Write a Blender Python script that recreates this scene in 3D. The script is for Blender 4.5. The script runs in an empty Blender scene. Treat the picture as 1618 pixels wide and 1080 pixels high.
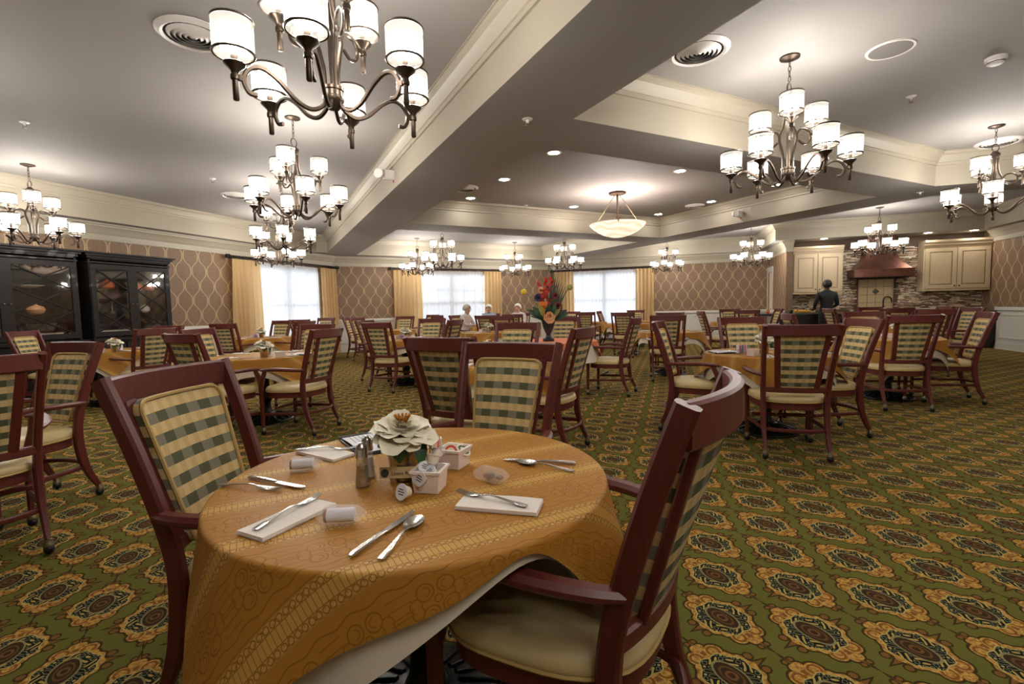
import bpy, bmesh, math, random
from mathutils import Vector, Matrix, geometry

random.seed(7)
SC = bpy.context.scene
COL = SC.collection
PI = math.pi
R2 = 2 ** .5

# ------------------------------------------------------------------ camera
# room axes: X runs along the carpet columns, Y along its rows (away from the viewer), Z up
cam_d = bpy.data.cameras.new('camera')
cam_d.sensor_width = 36.0
cam_d.lens = 768.0 / 1618.0 * 36.0
cam_d.clip_start = .02
cam = bpy.data.objects.new('camera', cam_d)
COL.objects.link(cam)
cam.location = (0, 0, 1.22)
pitch, roll, yaw = math.radians(-4.08), math.radians(-1.27), math.radians(18.1)
cam.rotation_mode = 'QUATERNION'
cam.rotation_quaternion = (Matrix.Rotation(yaw, 3, 'Z') @ Matrix.Rotation(PI / 2 + pitch, 3, 'X') @ Matrix.Rotation(roll, 3, 'Z')).to_quaternion()
SC.camera = cam

# ------------------------------------------------------------------ world, exposure
wd = bpy.data.worlds.new('world')
SC.world = wd
wd.use_nodes = True
wb = wd.node_tree.nodes['Background']
wb.inputs[0].default_value = (.80, .90, 1.0, 1)
wb.inputs[1].default_value = 1.7
SC.view_settings.view_transform = 'Standard'
SC.view_settings.look = 'None'
SC.view_settings.gamma = 1.0
SC.view_settings.use_curve_mapping = False
SC.view_settings.exposure = 0.8
SHADE_W = 36.0        # emission of the lamp diffusers
CAN_W = 60.0
try:
    SC.cycles.max_bounces = 6
    SC.cycles.diffuse_bounces = 3
    SC.cycles.glossy_bounces = 3
    SC.cycles.transparent_max_bounces = 14
    SC.cycles.sample_clamp_indirect = 4.0
    SC.cycles.caustics_reflective = False
    SC.cycles.caustics_refractive = False
    SC.cycles.use_denoising = True
    SC.cycles.adaptive_threshold = .02
except Exception:
    pass


# ------------------------------------------------------------------ node helpers
def lin(r, g, b):
    f = lambda c: (c / 255 / 12.92) if c / 255 <= .04045 else ((c / 255 + .055) / 1.055) ** 2.4
    return (f(r), f(g), f(b), 1)


class X:
    """a value socket with arithmetic that grows Math nodes"""
    def __init__(s, nt, sock): s.nt, s.k = nt, sock

    def m(s, op, b=None, c=None):
        n = s.nt.nodes.new('ShaderNodeMath'); n.operation = op
        s.nt.links.new(s.k, n.inputs[0])
        for i, v in ((1, b), (2, c)):
            if v is None: continue
            if isinstance(v, X): s.nt.links.new(v.k, n.inputs[i])
            else: n.inputs[i].default_value = v
        return X(s.nt, n.outputs[0])

    def __add__(s, o): return s.m('ADD', o)
    __radd__ = __add__
    def __sub__(s, o): return s.m('SUBTRACT', o)
    def __rsub__(s, o): return (s * -1) + o
    def __mul__(s, o): return s.m('MULTIPLY', o)
    __rmul__ = __mul__
    def __truediv__(s, o): return s.m('DIVIDE', o)
    def __abs__(s): return s.m('ABSOLUTE')
    def __lt__(s, o): return s.m('LESS_THAN', o)
    def __gt__(s, o): return s.m('GREATER_THAN', o)
    def sin(s): return s.m('SINE')
    def cos(s): return s.m('COSINE')
    def floor(s): return s.m('FLOOR')
    def rnd(s): return s.m('ROUND')
    def fr(s): return s.m('FRACT')
    def mn(s, o): return s.m('MINIMUM', o)
    def mx(s, o): return s.m('MAXIMUM', o)
    def hyp(s, o): return (s * s + o * o).m('SQRT')


def new_mat(name):
    m = bpy.data.materials.new(name)
    m.use_nodes = True
    nt = m.node_tree
    return m, nt, nt.nodes['Principled BSDF']


def mixc(nt, fac, a, b):
    n = nt.nodes.new('ShaderNodeMix'); n.data_type = 'RGBA'
    for v, i in ((fac, 0), (a, 6), (b, 7)):
        if isinstance(v, X): nt.links.new(v.k, n.inputs[i])
        elif hasattr(v, 'is_linked'): nt.links.new(v, n.inputs[i])
        else: n.inputs[i].default_value = v
    return n.outputs[2]


def coords(nt, kind='Object'):
    tc = nt.nodes.new('ShaderNodeTexCoord')
    sp = nt.nodes.new('ShaderNodeSeparateXYZ')
    nt.links.new(tc.outputs[kind], sp.inputs[0])
    return [X(nt, sp.outputs[i]) for i in range(3)], tc.outputs[kind]


def noise(nt, vec, scale, detail=3, rough=.5):
    n = nt.nodes.new('ShaderNodeTexNoise')
    nt.links.new(vec, n.inputs['Vector'])
    n.inputs['Scale'].default_value = scale
    n.inputs['Detail'].default_value = detail
    n.inputs['Roughness'].default_value = rough
    return X(nt, n.outputs[0])


def bump(nt, b, h, strength=.3, dist=.01):
    n = nt.nodes.new('ShaderNodeBump')
    n.inputs['Strength'].default_value = strength
    n.inputs['Distance'].default_value = dist
    nt.links.new(h.k, n.inputs['Height'])
    nt.links.new(n.outputs[0], b.inputs['Normal'])


M = {}


def plain(name, col, rough=.5, metal=0., var=.06, scale=8., spec=.5, bmp=0., coat=0.):
    m, nt, b = new_mat(name)
    _, vec = coords(nt)
    nz = noise(nt, vec, scale, 4)
    dark = tuple(c * (1 - var * 2) for c in col[:3]) + (1,)
    lite = tuple(min(1, c * (1 + var * 2)) for c in col[:3]) + (1,)
    nt.links.new(mixc(nt, nz, dark, lite), b.inputs['Base Color'])
    b.inputs['Roughness'].default_value = rough
    b.inputs['Metallic'].default_value = metal
    b.inputs['Specular IOR Level'].default_value = spec
    b.inputs['Coat Weight'].default_value = coat
    if bmp: bump(nt, b, noise(nt, vec, scale * 12, 2), bmp, .002)
    M[name] = m
    return m


plain('ceiling_paint', lin(151, 145, 141), .75, var=.01, scale=2, bmp=.05)
plain('trim_paint', lin(168, 158, 140), .45, var=.01, scale=2)
plain('wainscot_paint', lin(206, 200, 190), .45, var=.01, scale=2)
plain('black_iron', lin(20, 22, 22), .35, .3, var=.2, scale=30)
plain('bronze', lin(78, 66, 56), .35, .85, var=.12, scale=14)
plain('brass', lin(132, 120, 94), .38, .9, var=.1, scale=30)
plain('rubber', lin(16, 16, 17), .4, var=.1, scale=20)
plain('vinyl', lin(206, 184, 132), .38, var=.03, scale=5, bmp=.05)
plain('piping', lin(186, 156, 96), .6, var=.05, scale=20)
plain('white_cloth', lin(228, 216, 198), .8, var=.02, scale=6, bmp=.1)
plain('white_plastic', lin(224, 218, 214), .4, var=.01)
plain('speaker_cloth', lin(124, 118, 114), .8, var=.04, scale=80)
plain('vent_dark', lin(40, 38, 36), .8, var=.05)
plain('steel', lin(206, 202, 198), .22, 1., var=.03, scale=20)
plain('napkin', lin(232, 222, 212), .8, var=.01, scale=20, bmp=.1)
plain('ceramic', lin(238, 224, 218), .25, var=.01, coat=.3)
plain('cream_cup', lin(236, 224, 204), .35, var=.02)
plain('ebony', lin(18, 16, 16), .5, var=.25, scale=9, spec=.25, coat=.04)
plain('ebony_edge', lin(32, 26, 25), .48, var=.2, scale=9, spec=.25, coat=.04)
plain('kitchen_cabinet', lin(206, 184, 148), .42, var=.02, scale=4)
plain('cabinet_groove', lin(164, 144, 112), .5, var=.04)
plain('granite', lin(118, 108, 82), .25, var=.35, scale=40)
plain('black_cabinet', lin(22, 24, 25), .3, var=.2, scale=6, coat=.3)
plain('faucet_black', lin(18, 18, 18), .3, .6, var=.1)
plain('beige_tile', lin(196, 172, 132), .45, var=.08, scale=14)
plain('accent_tile', lin(86, 84, 76), .4, var=.2, scale=30)
for i, c in enumerate([(208, 188, 160), (150, 122, 96), (108, 82, 66), (226, 212, 190), (172, 142, 112), (84, 66, 56)]):
    plain('stone_%d' % i, lin(*[min(255, int(q * 1.06 + 8)) for q in c]), .5, var=.12, scale=25)
plain('grout', lin(92, 74, 60), .8)
plain('skin', lin(206, 160, 138), .55, var=.03)
plain('skin_dark', lin(92, 62, 48), .55, var=.03)
plain('shirt_black', lin(24, 26, 27), .8, var=.1, scale=12)
plain('trousers', lin(24, 28, 34), .85, var=.1, scale=12)
plain('hair_black', lin(12, 11, 11), .5, var=.2, scale=30, bmp=.4)
plain('hair_grey', lin(172, 164, 148), .6, var=.15, scale=40, bmp=.4)
plain('hair_white', lin(232, 222, 212), .6, var=.06, scale=40, bmp=.4)
plain('cardigan', lin(206, 190, 186), .85, var=.05, scale=12)
plain('blue_shirt', lin(150, 160, 178), .85, var=.05, scale=12)
plain('urn', lin(34, 44, 46), .35, var=.2, scale=10)
plain('leaf_green', lin(42, 84, 48), .45, var=.25, scale=14)
plain('leaf_yellow', lin(150, 152, 70), .5, var=.2, scale=14)
plain('leaf_dark', lin(30, 56, 44), .45, var=.25, scale=14)
plain('stem', lin(86, 82, 46), .6, var=.2, scale=14)
plain('petal_white', lin(240, 232, 208), .6, var=.04, scale=9)
plain('petal_orange', lin(236, 128, 44), .6, var=.1, scale=18)
plain('petal_peach', lin(230, 170, 120), .6, var=.08, scale=18)
plain('petal_red', lin(214, 66, 46), .6, var=.12, scale=18)
plain('petal_maroon', lin(110, 36, 36), .6, var=.12, scale=18)
plain('petal_purple', lin(62, 46, 78), .6, var=.15, scale=18)
plain('petal_yellow', lin(232, 200, 60), .7, var=.08, scale=30)
plain('stamen', lin(196, 128, 30), .6, var=.1)
plain('coral_cloth', lin(226, 128, 88), .75, var=.05, scale=10, bmp=.15)
plain('pink_packet', lin(226, 120, 150), .5, var=.05)
plain('menu_cover', lin(44, 48, 58), .4, var=.08)
plain('paper', lin(228, 226, 232), .7, var=.01)
plain('ink', lin(52, 50, 50), .7, var=.02)
plain('card_tan', lin(196, 168, 118), .6, var=.03)
plain('pepper', lin(150, 130, 104), .8, var=.25, scale=160)
plain('cookie', lin(150, 96, 50), .8, var=.2, scale=60)
plain('blue_china', lin(120, 134, 168), .3, var=.3, scale=30, coat=.3)
plain('china', lin(222, 212, 200), .3, var=.02, coat=.3)
plain('pumpkin', lin(214, 110, 50), .45, var=.1, scale=10)
plain('gold_box', lin(206, 168, 60), .5, var=.1)
plain('bread', lin(206, 150, 70), .7, var=.2, scale=30)
plain('rod_black', lin(30, 28, 30), .4, .3, var=.1)
plain('door_cream', lin(226, 206, 176), .5, var=.02)
plain('red_plastic', lin(190, 40, 44), .4, var=.05)


def wood(name, c1, c2, rough=.36):
    m, nt, b = new_mat(name)
    (x, y, z), vec = coords(nt)
    mp = nt.nodes.new('ShaderNodeMapping'); mp.inputs['Scale'].default_value = (24, 24, 3)
    nt.links.new(vec, mp.inputs[0])
    nz = noise(nt, mp.outputs[0], 3, 5, .6)
    nt.links.new(mixc(nt, nz, c1, c2), b.inputs['Base Color'])
    b.inputs['Roughness'].default_value = rough
    b.inputs['Coat Weight'].default_value = .05
    b.inputs['Coat Roughness'].default_value = .3
    M[name] = m


wood('mahogany', lin(70, 25, 21), lin(114, 47, 38), .42)
wood('walnut', lin(70, 44, 26), lin(110, 74, 44))


def plaid():
    m, nt, b = new_mat('plaid')
    (x, y, z), vec = coords(nt)
    zz = ((z - .5) / .0655)
    band = zz.fr() < .5                      # green band rows
    chk = (x / .094 + .25).fr() < .5
    wv = noise(nt, vec, 220, 2)
    cream = mixc(nt, (x / .047 + .5).fr() < .5, lin(222, 196, 140), lin(212, 182, 122))
    green = mixc(nt, chk, lin(132, 128, 108), lin(84, 88, 60))
    c = mixc(nt, band, cream, green)
    c = mixc(nt, wv * .25, c, lin(60, 52, 34))
    nt.links.new(c, b.inputs['Base Color'])
    b.inputs['Roughness'].default_value = .85
    bump(nt, b, wv, .15, .001)
    M['plaid'] = m


plaid()


def carpet():
    m, nt, b = new_mat('carpet')
    (x, y, z), vec = coords(nt)
    u = (x - .193) / .312
    v = (y - 1.965) / .312
    fu = u - u.rnd(); fv = v - v.rnd()
    nz = noise(nt, vec, 26, 2)
    s = ((fu - fv) * .7071 + (nz - .5) * .012) * 1.06
    t = ((fu + fv) * .7071 + (nz - .5) * .012) * 1.06
    as_, at_ = abs(s), abs(t)
    body = ((s / .38).hyp(t / .39) - 1) * .37
    ang = t.m('ARCTAN2', s)
    scal = (ang * 14).cos() * .012
    body = body + scal
    lobe = (as_ - .37).hyp(at_ - .135) - .12
    lobe2 = (as_ - .49).hyp(at_ - .03) - .075
    tip = (at_ - (.69 - as_) * .16).mx(.3 - as_)
    ttip = (as_ - (.545 - at_) * .26).mx(.2 - at_)
    hook = ((as_ - .12).hyp(at_ - .42) - .05).mn((as_ - .6).hyp(at_ - .05) - .035)
    gold = body.mn(lobe).mn(lobe2)
    tips = tip.mn(ttip).mn(hook)
    allr = gold.mn(tips)
    fibre = noise(nt, vec, 420, 2)
    big = noise(nt, vec, 3, 2)
    c = mixc(nt, big, lin(101, 101, 41), lin(119, 116, 53))
    c = mixc(nt, allr < .016, c, lin(68, 52, 26))
    c = mixc(nt, (tips < -.006) * .8, c, lin(148, 102, 51))
    g = mixc(nt, (noise(nt, vec, 75, 3) - .38) * 4, lin(221, 173, 90), lin(159, 110, 49))
    c = mixc(nt, gold < -.012, c, g)
    arc = abs((as_ - .37).hyp(at_ - .135) - .07) < .014
    c = mixc(nt, arc * (gold < -.02), c, lin(140, 89, 37))
    rr = (s / .325).hyp(t / .315) + (ang * 8).cos() * .06
    inner = rr < 1
    c = mixc(nt, abs(rr - 1) < .05, c, lin(199, 179, 110))
    c = mixc(nt, inner, c, lin(27, 28, 27))
    scr = ((s * 36 + (t * 24).sin() * 1.8).sin() * (t * 36 + (s * 24).sin() * 1.8).sin())
    c = mixc(nt, inner * (abs(scr - .28) < .11), c, lin(162, 166, 125))
    c = mixc(nt, inner * (scr < -.66), c, lin(198, 171, 93))
    oval = (s / .225).hyp(t / .135)
    c = mixc(nt, abs(oval - 1.06) < .08, c, lin(152, 143, 97))
    c = mixc(nt, oval < 1, c, lin(64, 47, 30))
    c = mixc(nt, abs(oval - .66) < .07, c, lin(112, 77, 42))
    c = mixc(nt, abs((s / .085).hyp(t / .07) - .7) < .2, c, lin(125, 85, 45))
    c = mixc(nt, fibre * .35, c, lin(43, 38, 11))
    nt.links.new(c, b.inputs['Base Color'])
    b.inputs['Roughness'].default_value = .95
    b.inputs['Specular IOR Level'].default_value = .1
    bump(nt, b, fibre, .5, .004)
    M['carpet'] = m


carpet()


def wallpaper():
    m, nt, b = new_mat('wallpaper')
    (x, y, z), vec = coords(nt)
    W, H = .17, .60
    zz = z * (2 * PI / H)
    k = (x / W).floor()
    d = None
    par = (k * .5).fr() * 4 - 1              # -1 for even k, +1 for odd
    for j in (-1, 0, 1):
        sg = par if j == 0 else par * -1
        bx = (k + (j + .5)) * W
        wob = (zz.cos() + (zz * 3).cos() * -.10) * sg * -.078
        dd = abs(x - bx - wob)
        d = dd if d is None else d.mn(dd)
    nzf = noise(nt, vec, 120, 2)
    dmk = noise(nt, vec, 26, 4, .7)
    cell = mixc(nt, (dmk - .42) * 6, lin(113, 87, 66), lin(134, 108, 83))
    side = ((zz * .5 + k * (PI / 2)).cos() * (x / W * PI).sin()) > 0
    c = mixc(nt, side * .0 + .5, cell, lin(124, 98, 74))
    c = mixc(nt, (d < .011) * .85, c, lin(190, 164, 124))
    c = mixc(nt, (d < .0035) * .5, c, lin(128, 104, 85))
    nt.links.new(c, b.inputs['Base Color'])
    b.inputs['Roughness'].default_value = .6
    bump(nt, b, nzf, .1, .001)
    M['wallpaper'] = m


wallpaper()


def gold_cloth():
    m, nt, b = new_mat('gold_damask')
    (u, v, _), vec = coords(nt, 'UV')
    f = (v / .235 + .12).fr()
    bright = f < .30
    nz = noise(nt, vec, 40, 2)
    # scroll work: groups of curls with bars between them, and a slatted bright band edged with curls
    cu = u / .15; fu = abs(cu - cu.rnd()) * .15
    vv = abs((f - .65) * .235)
    dq = (fu - .021).hyp(vv - .024)
    ring = (abs(dq - .017) < .0016) + (abs(dq - .009) < .0013) * (fu < .022)
    dc = fu.hyp(vv)
    ring = ring + (abs(dc - .008) < .0014) + (abs((fu - .045).hyp(vv - .008) - .012) < .0013)
    bars = ((abs(vv - .004) < .0012) + (abs(vv - .022) < .0012) + (abs(vv - .04) < .001)) * (fu > .05)
    curl = abs(vv - .057 + (u * 85).sin() * .004) < .0016
    slat = ((u / .0125).fr() < .14) * (abs(f - .15) < .10)
    c2 = u / .034; f2 = abs(c2 - c2.rnd()) * .034
    v2 = abs((f - .15) * .235)
    tw = (abs((f2 - .0085).hyp(v2 - .024) - .0065) < .0014) + (abs(v2 - .015) < .0011) + (f2.hyp(v2 - .027) < .003)
    base = mixc(nt, nz, lin(178, 124, 44), lin(164, 110, 34))
    line = lin(122, 74, 18)
    wide = mixc(nt, ((ring + bars + curl) > .5) * .62, base, line)
    br = mixc(nt, ((slat + tw) > .5) * .72, lin(198, 152, 74), line)
    edge = (abs(f - .30) < .015) + (f < .02)
    c = mixc(nt, bright, wide, br)
    c = mixc(nt, edge * .4, c, line)
    nt.links.new(c, b.inputs['Base Color'])
    b.inputs['Roughness'].default_value = .58
    b.inputs['Specular IOR Level'].default_value = .25
    bump(nt, b, noise(nt, vec, 300, 2), .15, .0006)
    M['gold_damask'] = m


gold_cloth()


def emissive(name, col, strength, transp=0.0):
    m, nt, b = new_mat(name)
    nt.nodes.remove(b)
    out = nt.nodes['Material Output']
    _, vec = coords(nt)
    e = nt.nodes.new('ShaderNodeEmission')
    nz = noise(nt, vec, 9, 2)
    nt.links.new(mixc(nt, nz, col, tuple(min(1, c * 1.04) for c in col[:3]) + (1,)), e.inputs[0])
    e.inputs[1].default_value = strength
    nt.links.new(e.outputs[0], out.inputs[0])
    M[name] = m


emissive('lamp_diffuser', (1.0, .94, .87, 1), SHADE_W)
emissive('can_light', (1.0, .93, .86, 1), CAN_W)
emissive('pendant_bulb', (1.0, .90, .84, 1), 260)


def sheer(name, col, transp, emit=0.0, ecol=(1, .95, .85, 1)):
    """thin cloth: part of the light passes, the rest is scattered through or back"""
    m, nt, b = new_mat(name)
    nt.nodes.remove(b)
    out = nt.nodes['Material Output']
    _, vec = coords(nt)
    c = mixc(nt, noise(nt, vec, 60, 2), col, tuple(v * .96 for v in col[:3]) + (1,))
    tr = nt.nodes.new('ShaderNodeBsdfTransparent')
    tl = nt.nodes.new('ShaderNodeBsdfTranslucent'); nt.links.new(c, tl.inputs[0])
    df = nt.nodes.new('ShaderNodeBsdfDiffuse'); nt.links.new(c, df.inputs[0])
    a1 = nt.nodes.new('ShaderNodeMixShader'); a1.inputs[0].default_value = .5
    nt.links.new(df.outputs[0], a1.inputs[1]); nt.links.new(tl.outputs[0], a1.inputs[2])
    a2 = nt.nodes.new('ShaderNodeMixShader'); a2.inputs[0].default_value = transp
    nt.links.new(a1.outputs[0], a2.inputs[1]); nt.links.new(tr.outputs[0], a2.inputs[2])
    last = a2.outputs[0]
    if emit:
        e = nt.nodes.new('ShaderNodeEmission'); e.inputs[0].default_value = ecol; e.inputs[1].default_value = emit
        ad = nt.nodes.new('ShaderNodeAddShader')
        nt.links.new(last, ad.inputs[0]); nt.links.new(e.outputs[0], ad.inputs[1]); last = ad.outputs[0]
    nt.links.new(last, out.inputs[0])
    M[name] = m


sheer('lamp_shade', (.80, .80, .74, 1), .945, .16)
sheer('sheer_curtain', (.93, .94, .98, 1), .08)
sheer('curtain', lin(236, 206, 158), .0)
sheer('cellophane', (.95, .94, .93, 1), .78)



def alabaster():
    m, nt, b = new_mat('alabaster')
    (x, y, z), vec = coords(nt)
    nz = noise(nt, vec, 3, 3)
    vein = ((z * 70 + nz * 14 + x * 5).sin() * .5 + .5)
    c = mixc(nt, vein * .6, lin(255, 228, 204), lin(206, 160, 128))
    nt.links.new(c, b.inputs['Base Color'])
    nt.links.new(c, b.inputs['Emission Color'])
    b.inputs['Emission Strength'].default_value = .75
    b.inputs['Roughness'].default_value = .35
    M['alabaster'] = m


alabaster()


def glass(name, gloss=.12, tint=(1, 1, 1, 1)):
    m, nt, b = new_mat(name)
    nt.nodes.remove(b)
    out = nt.nodes['Material Output']
    _, vec = coords(nt)
    tr = nt.nodes.new('ShaderNodeBsdfTransparent'); tr.inputs[0].default_value = tint
    gl = nt.nodes.new('ShaderNodeBsdfGlossy'); gl.inputs['Roughness'].default_value = .03
    f = noise(nt, vec, 3, 1) * .04 + gloss
    mx = nt.nodes.new('ShaderNodeMixShader')
    nt.links.new(f.k, mx.inputs[0]); nt.links.new(tr.outputs[0], mx.inputs[1]); nt.links.new(gl.outputs[0], mx.inputs[2])
    nt.links.new(mx.outputs[0], out.inputs[0])
    M[name] = m


glass('glass_pane', .10)
glass('shaker_glass', .22, (.93, .93, .9, 1))


def copper():
    m, nt, b = new_mat('copper')
    (x, y, z), vec = coords(nt)
    nz = noise(nt, vec, 5, 5, .7)
    v = nt.nodes.new('ShaderNodeTexVoronoi'); nt.links.new(vec, v.inputs['Vector']); v.inputs['Scale'].default_value = 34
    nt.links.new(mixc(nt, nz, lin(88, 56, 46), lin(172, 122, 104)), b.inputs['Base Color'])
    b.inputs['Metallic'].default_value = .9
    b.inputs['Roughness'].default_value = .36
    bump(nt, b, X(nt, v.outputs['Distance']), .35, .004)
    M['copper'] = m


copper()


# ------------------------------------------------------------------ mesh helpers
class MB:
    """collects faces; build() links them as one mesh object"""
    def __init__(s):
        s.v, s.f, s.fm, s.uv = [], [], [], []
        s.cur = 0

    def add(s, vs, fs, uv=None):
        o = len(s.v)
        s.v += [tuple(p) for p in vs]
        for i, f in enumerate(fs):
            s.f.append(tuple(o + k for k in f)); s.fm.append(s.cur)
        s.uv += (list(uv) if uv else [(p[0], p[1]) for p in vs])
        return s

    def box(s, c, d, rz=0., rx=0., ry=0.):
        m = Matrix.Rotation(rz, 3, 'Z') @ Matrix.Rotation(ry, 3, 'Y') @ Matrix.Rotation(rx, 3, 'X')
        vs = [Vector(c) + m @ Vector((sx * d[0] / 2, sy * d[1] / 2, sz * d[2] / 2)) for sz in (-1, 1) for sy in (-1, 1) for sx in (-1, 1)]
        return s.add(vs, [(0, 2, 3, 1), (4, 5, 7, 6), (0, 1, 5, 4), (2, 6, 7, 3), (0, 4, 6, 2), (1, 3, 7, 5)])

    def bx(s, x0, x1, y0, y1, z0, z1):
        return s.box(((x0 + x1) / 2, (y0 + y1) / 2, (z0 + z1) / 2), (abs(x1 - x0), abs(y1 - y0), abs(z1 - z0)))

    def lathe(s, prof, n=16, c=(0, 0, 0), cap=True):
        vs, fs = [], []
        for r, z in prof:
            for i in range(n):
                a = 2 * PI * i / n
                vs.append((c[0] + r * math.cos(a), c[1] + r * math.sin(a), c[2] + z))
        for j in range(len(prof) - 1):
            for i in range(n):
                k = (i + 1) % n
                fs.append((j * n + i, j * n + k, (j + 1) * n + k, (j + 1) * n + i))
        if cap:
            fs.append(tuple(range(n - 1, -1, -1)))
            fs.append(tuple((len(prof) - 1) * n + i for i in range(n)))
        return s.add(vs, fs)

    def sweep(s, path, sec, up=(0, 0, 1), closed=False, cap=True, scales=None):
        """section (list of (a,b): a sideways, b along up) carried along a path"""
        P = [Vector(p) for p in path]
        n, k = len(P), len(sec)
        vs, fs = [], []
        up = Vector(up)
        for i in range(n):
            if closed: t = P[(i + 1) % n] - P[i - 1]
            else: t = P[min(i + 1, n - 1)] - P[max(i - 1, 0)]
            t.normalize()
            side = t.cross(up)
            if side.length < 1e-4: side = t.cross(Vector((0, 1, 0)))
            side.normalize()
            u2 = side.cross(t).normalized()
            sc = scales[i] if scales else 1.
            sa, sb = sc if isinstance(sc, tuple) else (sc, sc)
            for a, b in sec: vs.append(P[i] + side * (a * sa) + u2 * (b * sb))
        rng = n if closed else n - 1
        for i in range(rng):
            j = (i + 1) % n
            for q in range(k):
                r = (q + 1) % k
                fs.append((i * k + q, i * k + r, j * k + r, j * k + q))
        if cap and not closed:
            fs.append(tuple(range(k - 1, -1, -1)))
            fs.append(tuple((n - 1) * k + q for q in range(k)))
        return s.add(vs, fs)

    def tube(s, path, r, n=8, closed=False, scales=None, up=(0, 0, 1)):
        return s.sweep(path, [(r * math.cos(2 * PI * i / n), r * math.sin(2 * PI * i / n)) for i in range(n)], up, closed, True, scales)

    def prism(s, poly, z0, z1):
        n = len(poly)
        vs = [(x, y, z0) for x, y in poly] + [(x, y, z1) for x, y in poly]
        fs = [tuple(range(n - 1, -1, -1)), tuple(range(n, 2 * n))]
        for i in range(n): j = (i + 1) % n; fs.append((i, j, n + j, n + i))
        return s.add(vs, fs)

    def ball(s, c, r, n=10, m=6, sc=(1, 1, 1), rot=None):
        vs, fs = [], []
        for j in range(m + 1):
            th = PI * j / m
            for i in range(n):
                a = 2 * PI * i / n
                p = Vector((r * sc[0] * math.sin(th) * math.cos(a), r * sc[1] * math.sin(th) * math.sin(a), r * sc[2] * math.cos(th)))
                if rot: p = rot @ p
                vs.append(Vector(c) + p)
        for j in range(m):
            for i in range(n):
                k = (i + 1) % n
                fs.append((j * n + i, (j + 1) * n + i, (j + 1) * n + k, j * n + k))
        return s.add(vs, fs)

    def grid(s, fn, nu, nv, wrap=False, uvf=None):
        vs, uv = [], []
        for j in range(nv + 1):
            for i in range(nu if wrap else nu + 1):
                p = fn(i / nu, j / nv); vs.append(p)
                uv.append(uvf(i / nu, j / nv) if uvf else (p[0], p[1]))
        w = nu if wrap else nu + 1
        fs = []
        for j in range(nv):
            for i in range(nu):
                k = (i + 1) % w
                fs.append((j * w + i, j * w + k, (j + 1) * w + k, (j + 1) * w + i))
        return s.add(vs, fs, uv)

    def mesh(s, name, mats, smooth=True, ang=38):
        me = bpy.data.meshes.new(name)
        me.from_pydata([tuple(p) for p in s.v], [], s.f)
        for m in (mats if isinstance(mats, (list, tuple)) else [mats]): me.materials.append(M[m])
        me.polygons.foreach_set('material_index', s.fm)
        if smooth:
            me.polygons.foreach_set('use_smooth', [True] * len(s.f))
        ul = me.uv_layers.new(name='UVMap')
        li = [0] * len(me.loops); me.loops.foreach_get('vertex_index', li)
        flat = []
        for i in li: flat += s.uv[i]
        ul.data.foreach_set('uv', flat)
        me.validate()
        bm = bmesh.new(); bm.from_mesh(me)
        bmesh.ops.remove_doubles(bm, verts=bm.verts, dist=1e-6)
        bmesh.ops.recalc_face_normals(bm, faces=bm.faces)
        bm.to_mesh(me); bm.free()
        if smooth: me.set_sharp_from_angle(angle=math.radians(ang))
        return me

    def build(s, name, mats, parent=None, smooth=True, ang=38):
        return link(name, s.mesh(name, mats, smooth, ang), parent)


def link(name, me, parent=None, loc=None, rz=None):
    o = bpy.data.objects.new(name, me)
    COL.objects.link(o)
    if parent: o.parent = parent
    if loc: o.location = loc
    if rz is not None: o.rotation_euler = (0, 0, rz)
    return o


def tag(o, label=None, cat=None, group=None, kind=None):
    if label: o['label'] = label
    if cat: o['category'] = cat
    if group: o['group'] = group
    if kind: o['kind'] = kind
    return o


def thing(name, label, cat, loc=(0, 0, 0), rz=0., group=None):
    return tag(link(name, None, None, loc, rz), label, cat, group)


def copy_tree(o, parent=None):
    c = o.copy(); COL.objects.link(c)
    c.parent = parent
    for ch in o.children: copy_tree(ch, c)
    return c


def put(o, loc, rz, label, group=None):
    o.location = loc; o.rotation_euler = (0, 0, rz); o['label'] = label
    if group: o['group'] = group
    return o


def rsec(w, h, r=.25):
    """rounded rectangular section"""
    a, b = w / 2, h / 2
    q = min(a, b) * r * 2
    return [(a - q, b), (a, b - q), (a, -b + q), (a - q, -b), (-a + q, -b), (-a, -b + q), (-a, b - q), (-a + q, b)]


def cub(p0, p1, p2, p3, n=8):
    p0, p1, p2, p3 = map(Vector, (p0, p1, p2, p3))
    return [p0 * (1 - t) ** 3 + p1 * 3 * t * (1 - t) ** 2 + p2 * 3 * t * t * (1 - t) + p3 * t ** 3 for t in [i / n for i in range(n + 1)]]


def smooth_path(pts, n=4):
    """Catmull-Rom through points"""
    P = [Vector(p) for p in pts]
    out = []
    for i in range(len(P) - 1):
        a, b, c, d = P[max(i - 1, 0)], P[i], P[i + 1], P[min(i + 2, len(P) - 1)]
        for k in range(n):
            t = k / n
            out.append(.5 * ((2 * b) + (c - a) * t + (2 * a - 5 * b + 4 * c - d) * t * t + (3 * b - a - 3 * c + d) * t ** 3))
    out.append(P[-1])
    return out


def offset_poly(poly, d, closed=True):
    """offset to the left of the direction of travel"""
    n = len(poly); out = []
    for i in range(n):
        p = Vector(poly[i])
        a = Vector(poly[i - 1]) if (closed or i > 0) else None
        b = Vector(poly[(i + 1) % n]) if (closed or i < n - 1) else None
        if a is None: e = (b - p).normalized(); out.append(p + Vector((-e.y, e.x)) * d); continue
        if b is None: e = (p - a).normalized(); out.append(p + Vector((-e.y, e.x)) * d); continue
        e1, e2 = (p - a).normalized(), (b - p).normalized()
        n1, n2 = Vector((-e1.y, e1.x)), Vector((-e2.y, e2.x))
        m = (n1 + n2)
        k = 1 + n1.dot(n2)
        out.append(p + m * (d / max(k, .15)))
    return out


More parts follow.
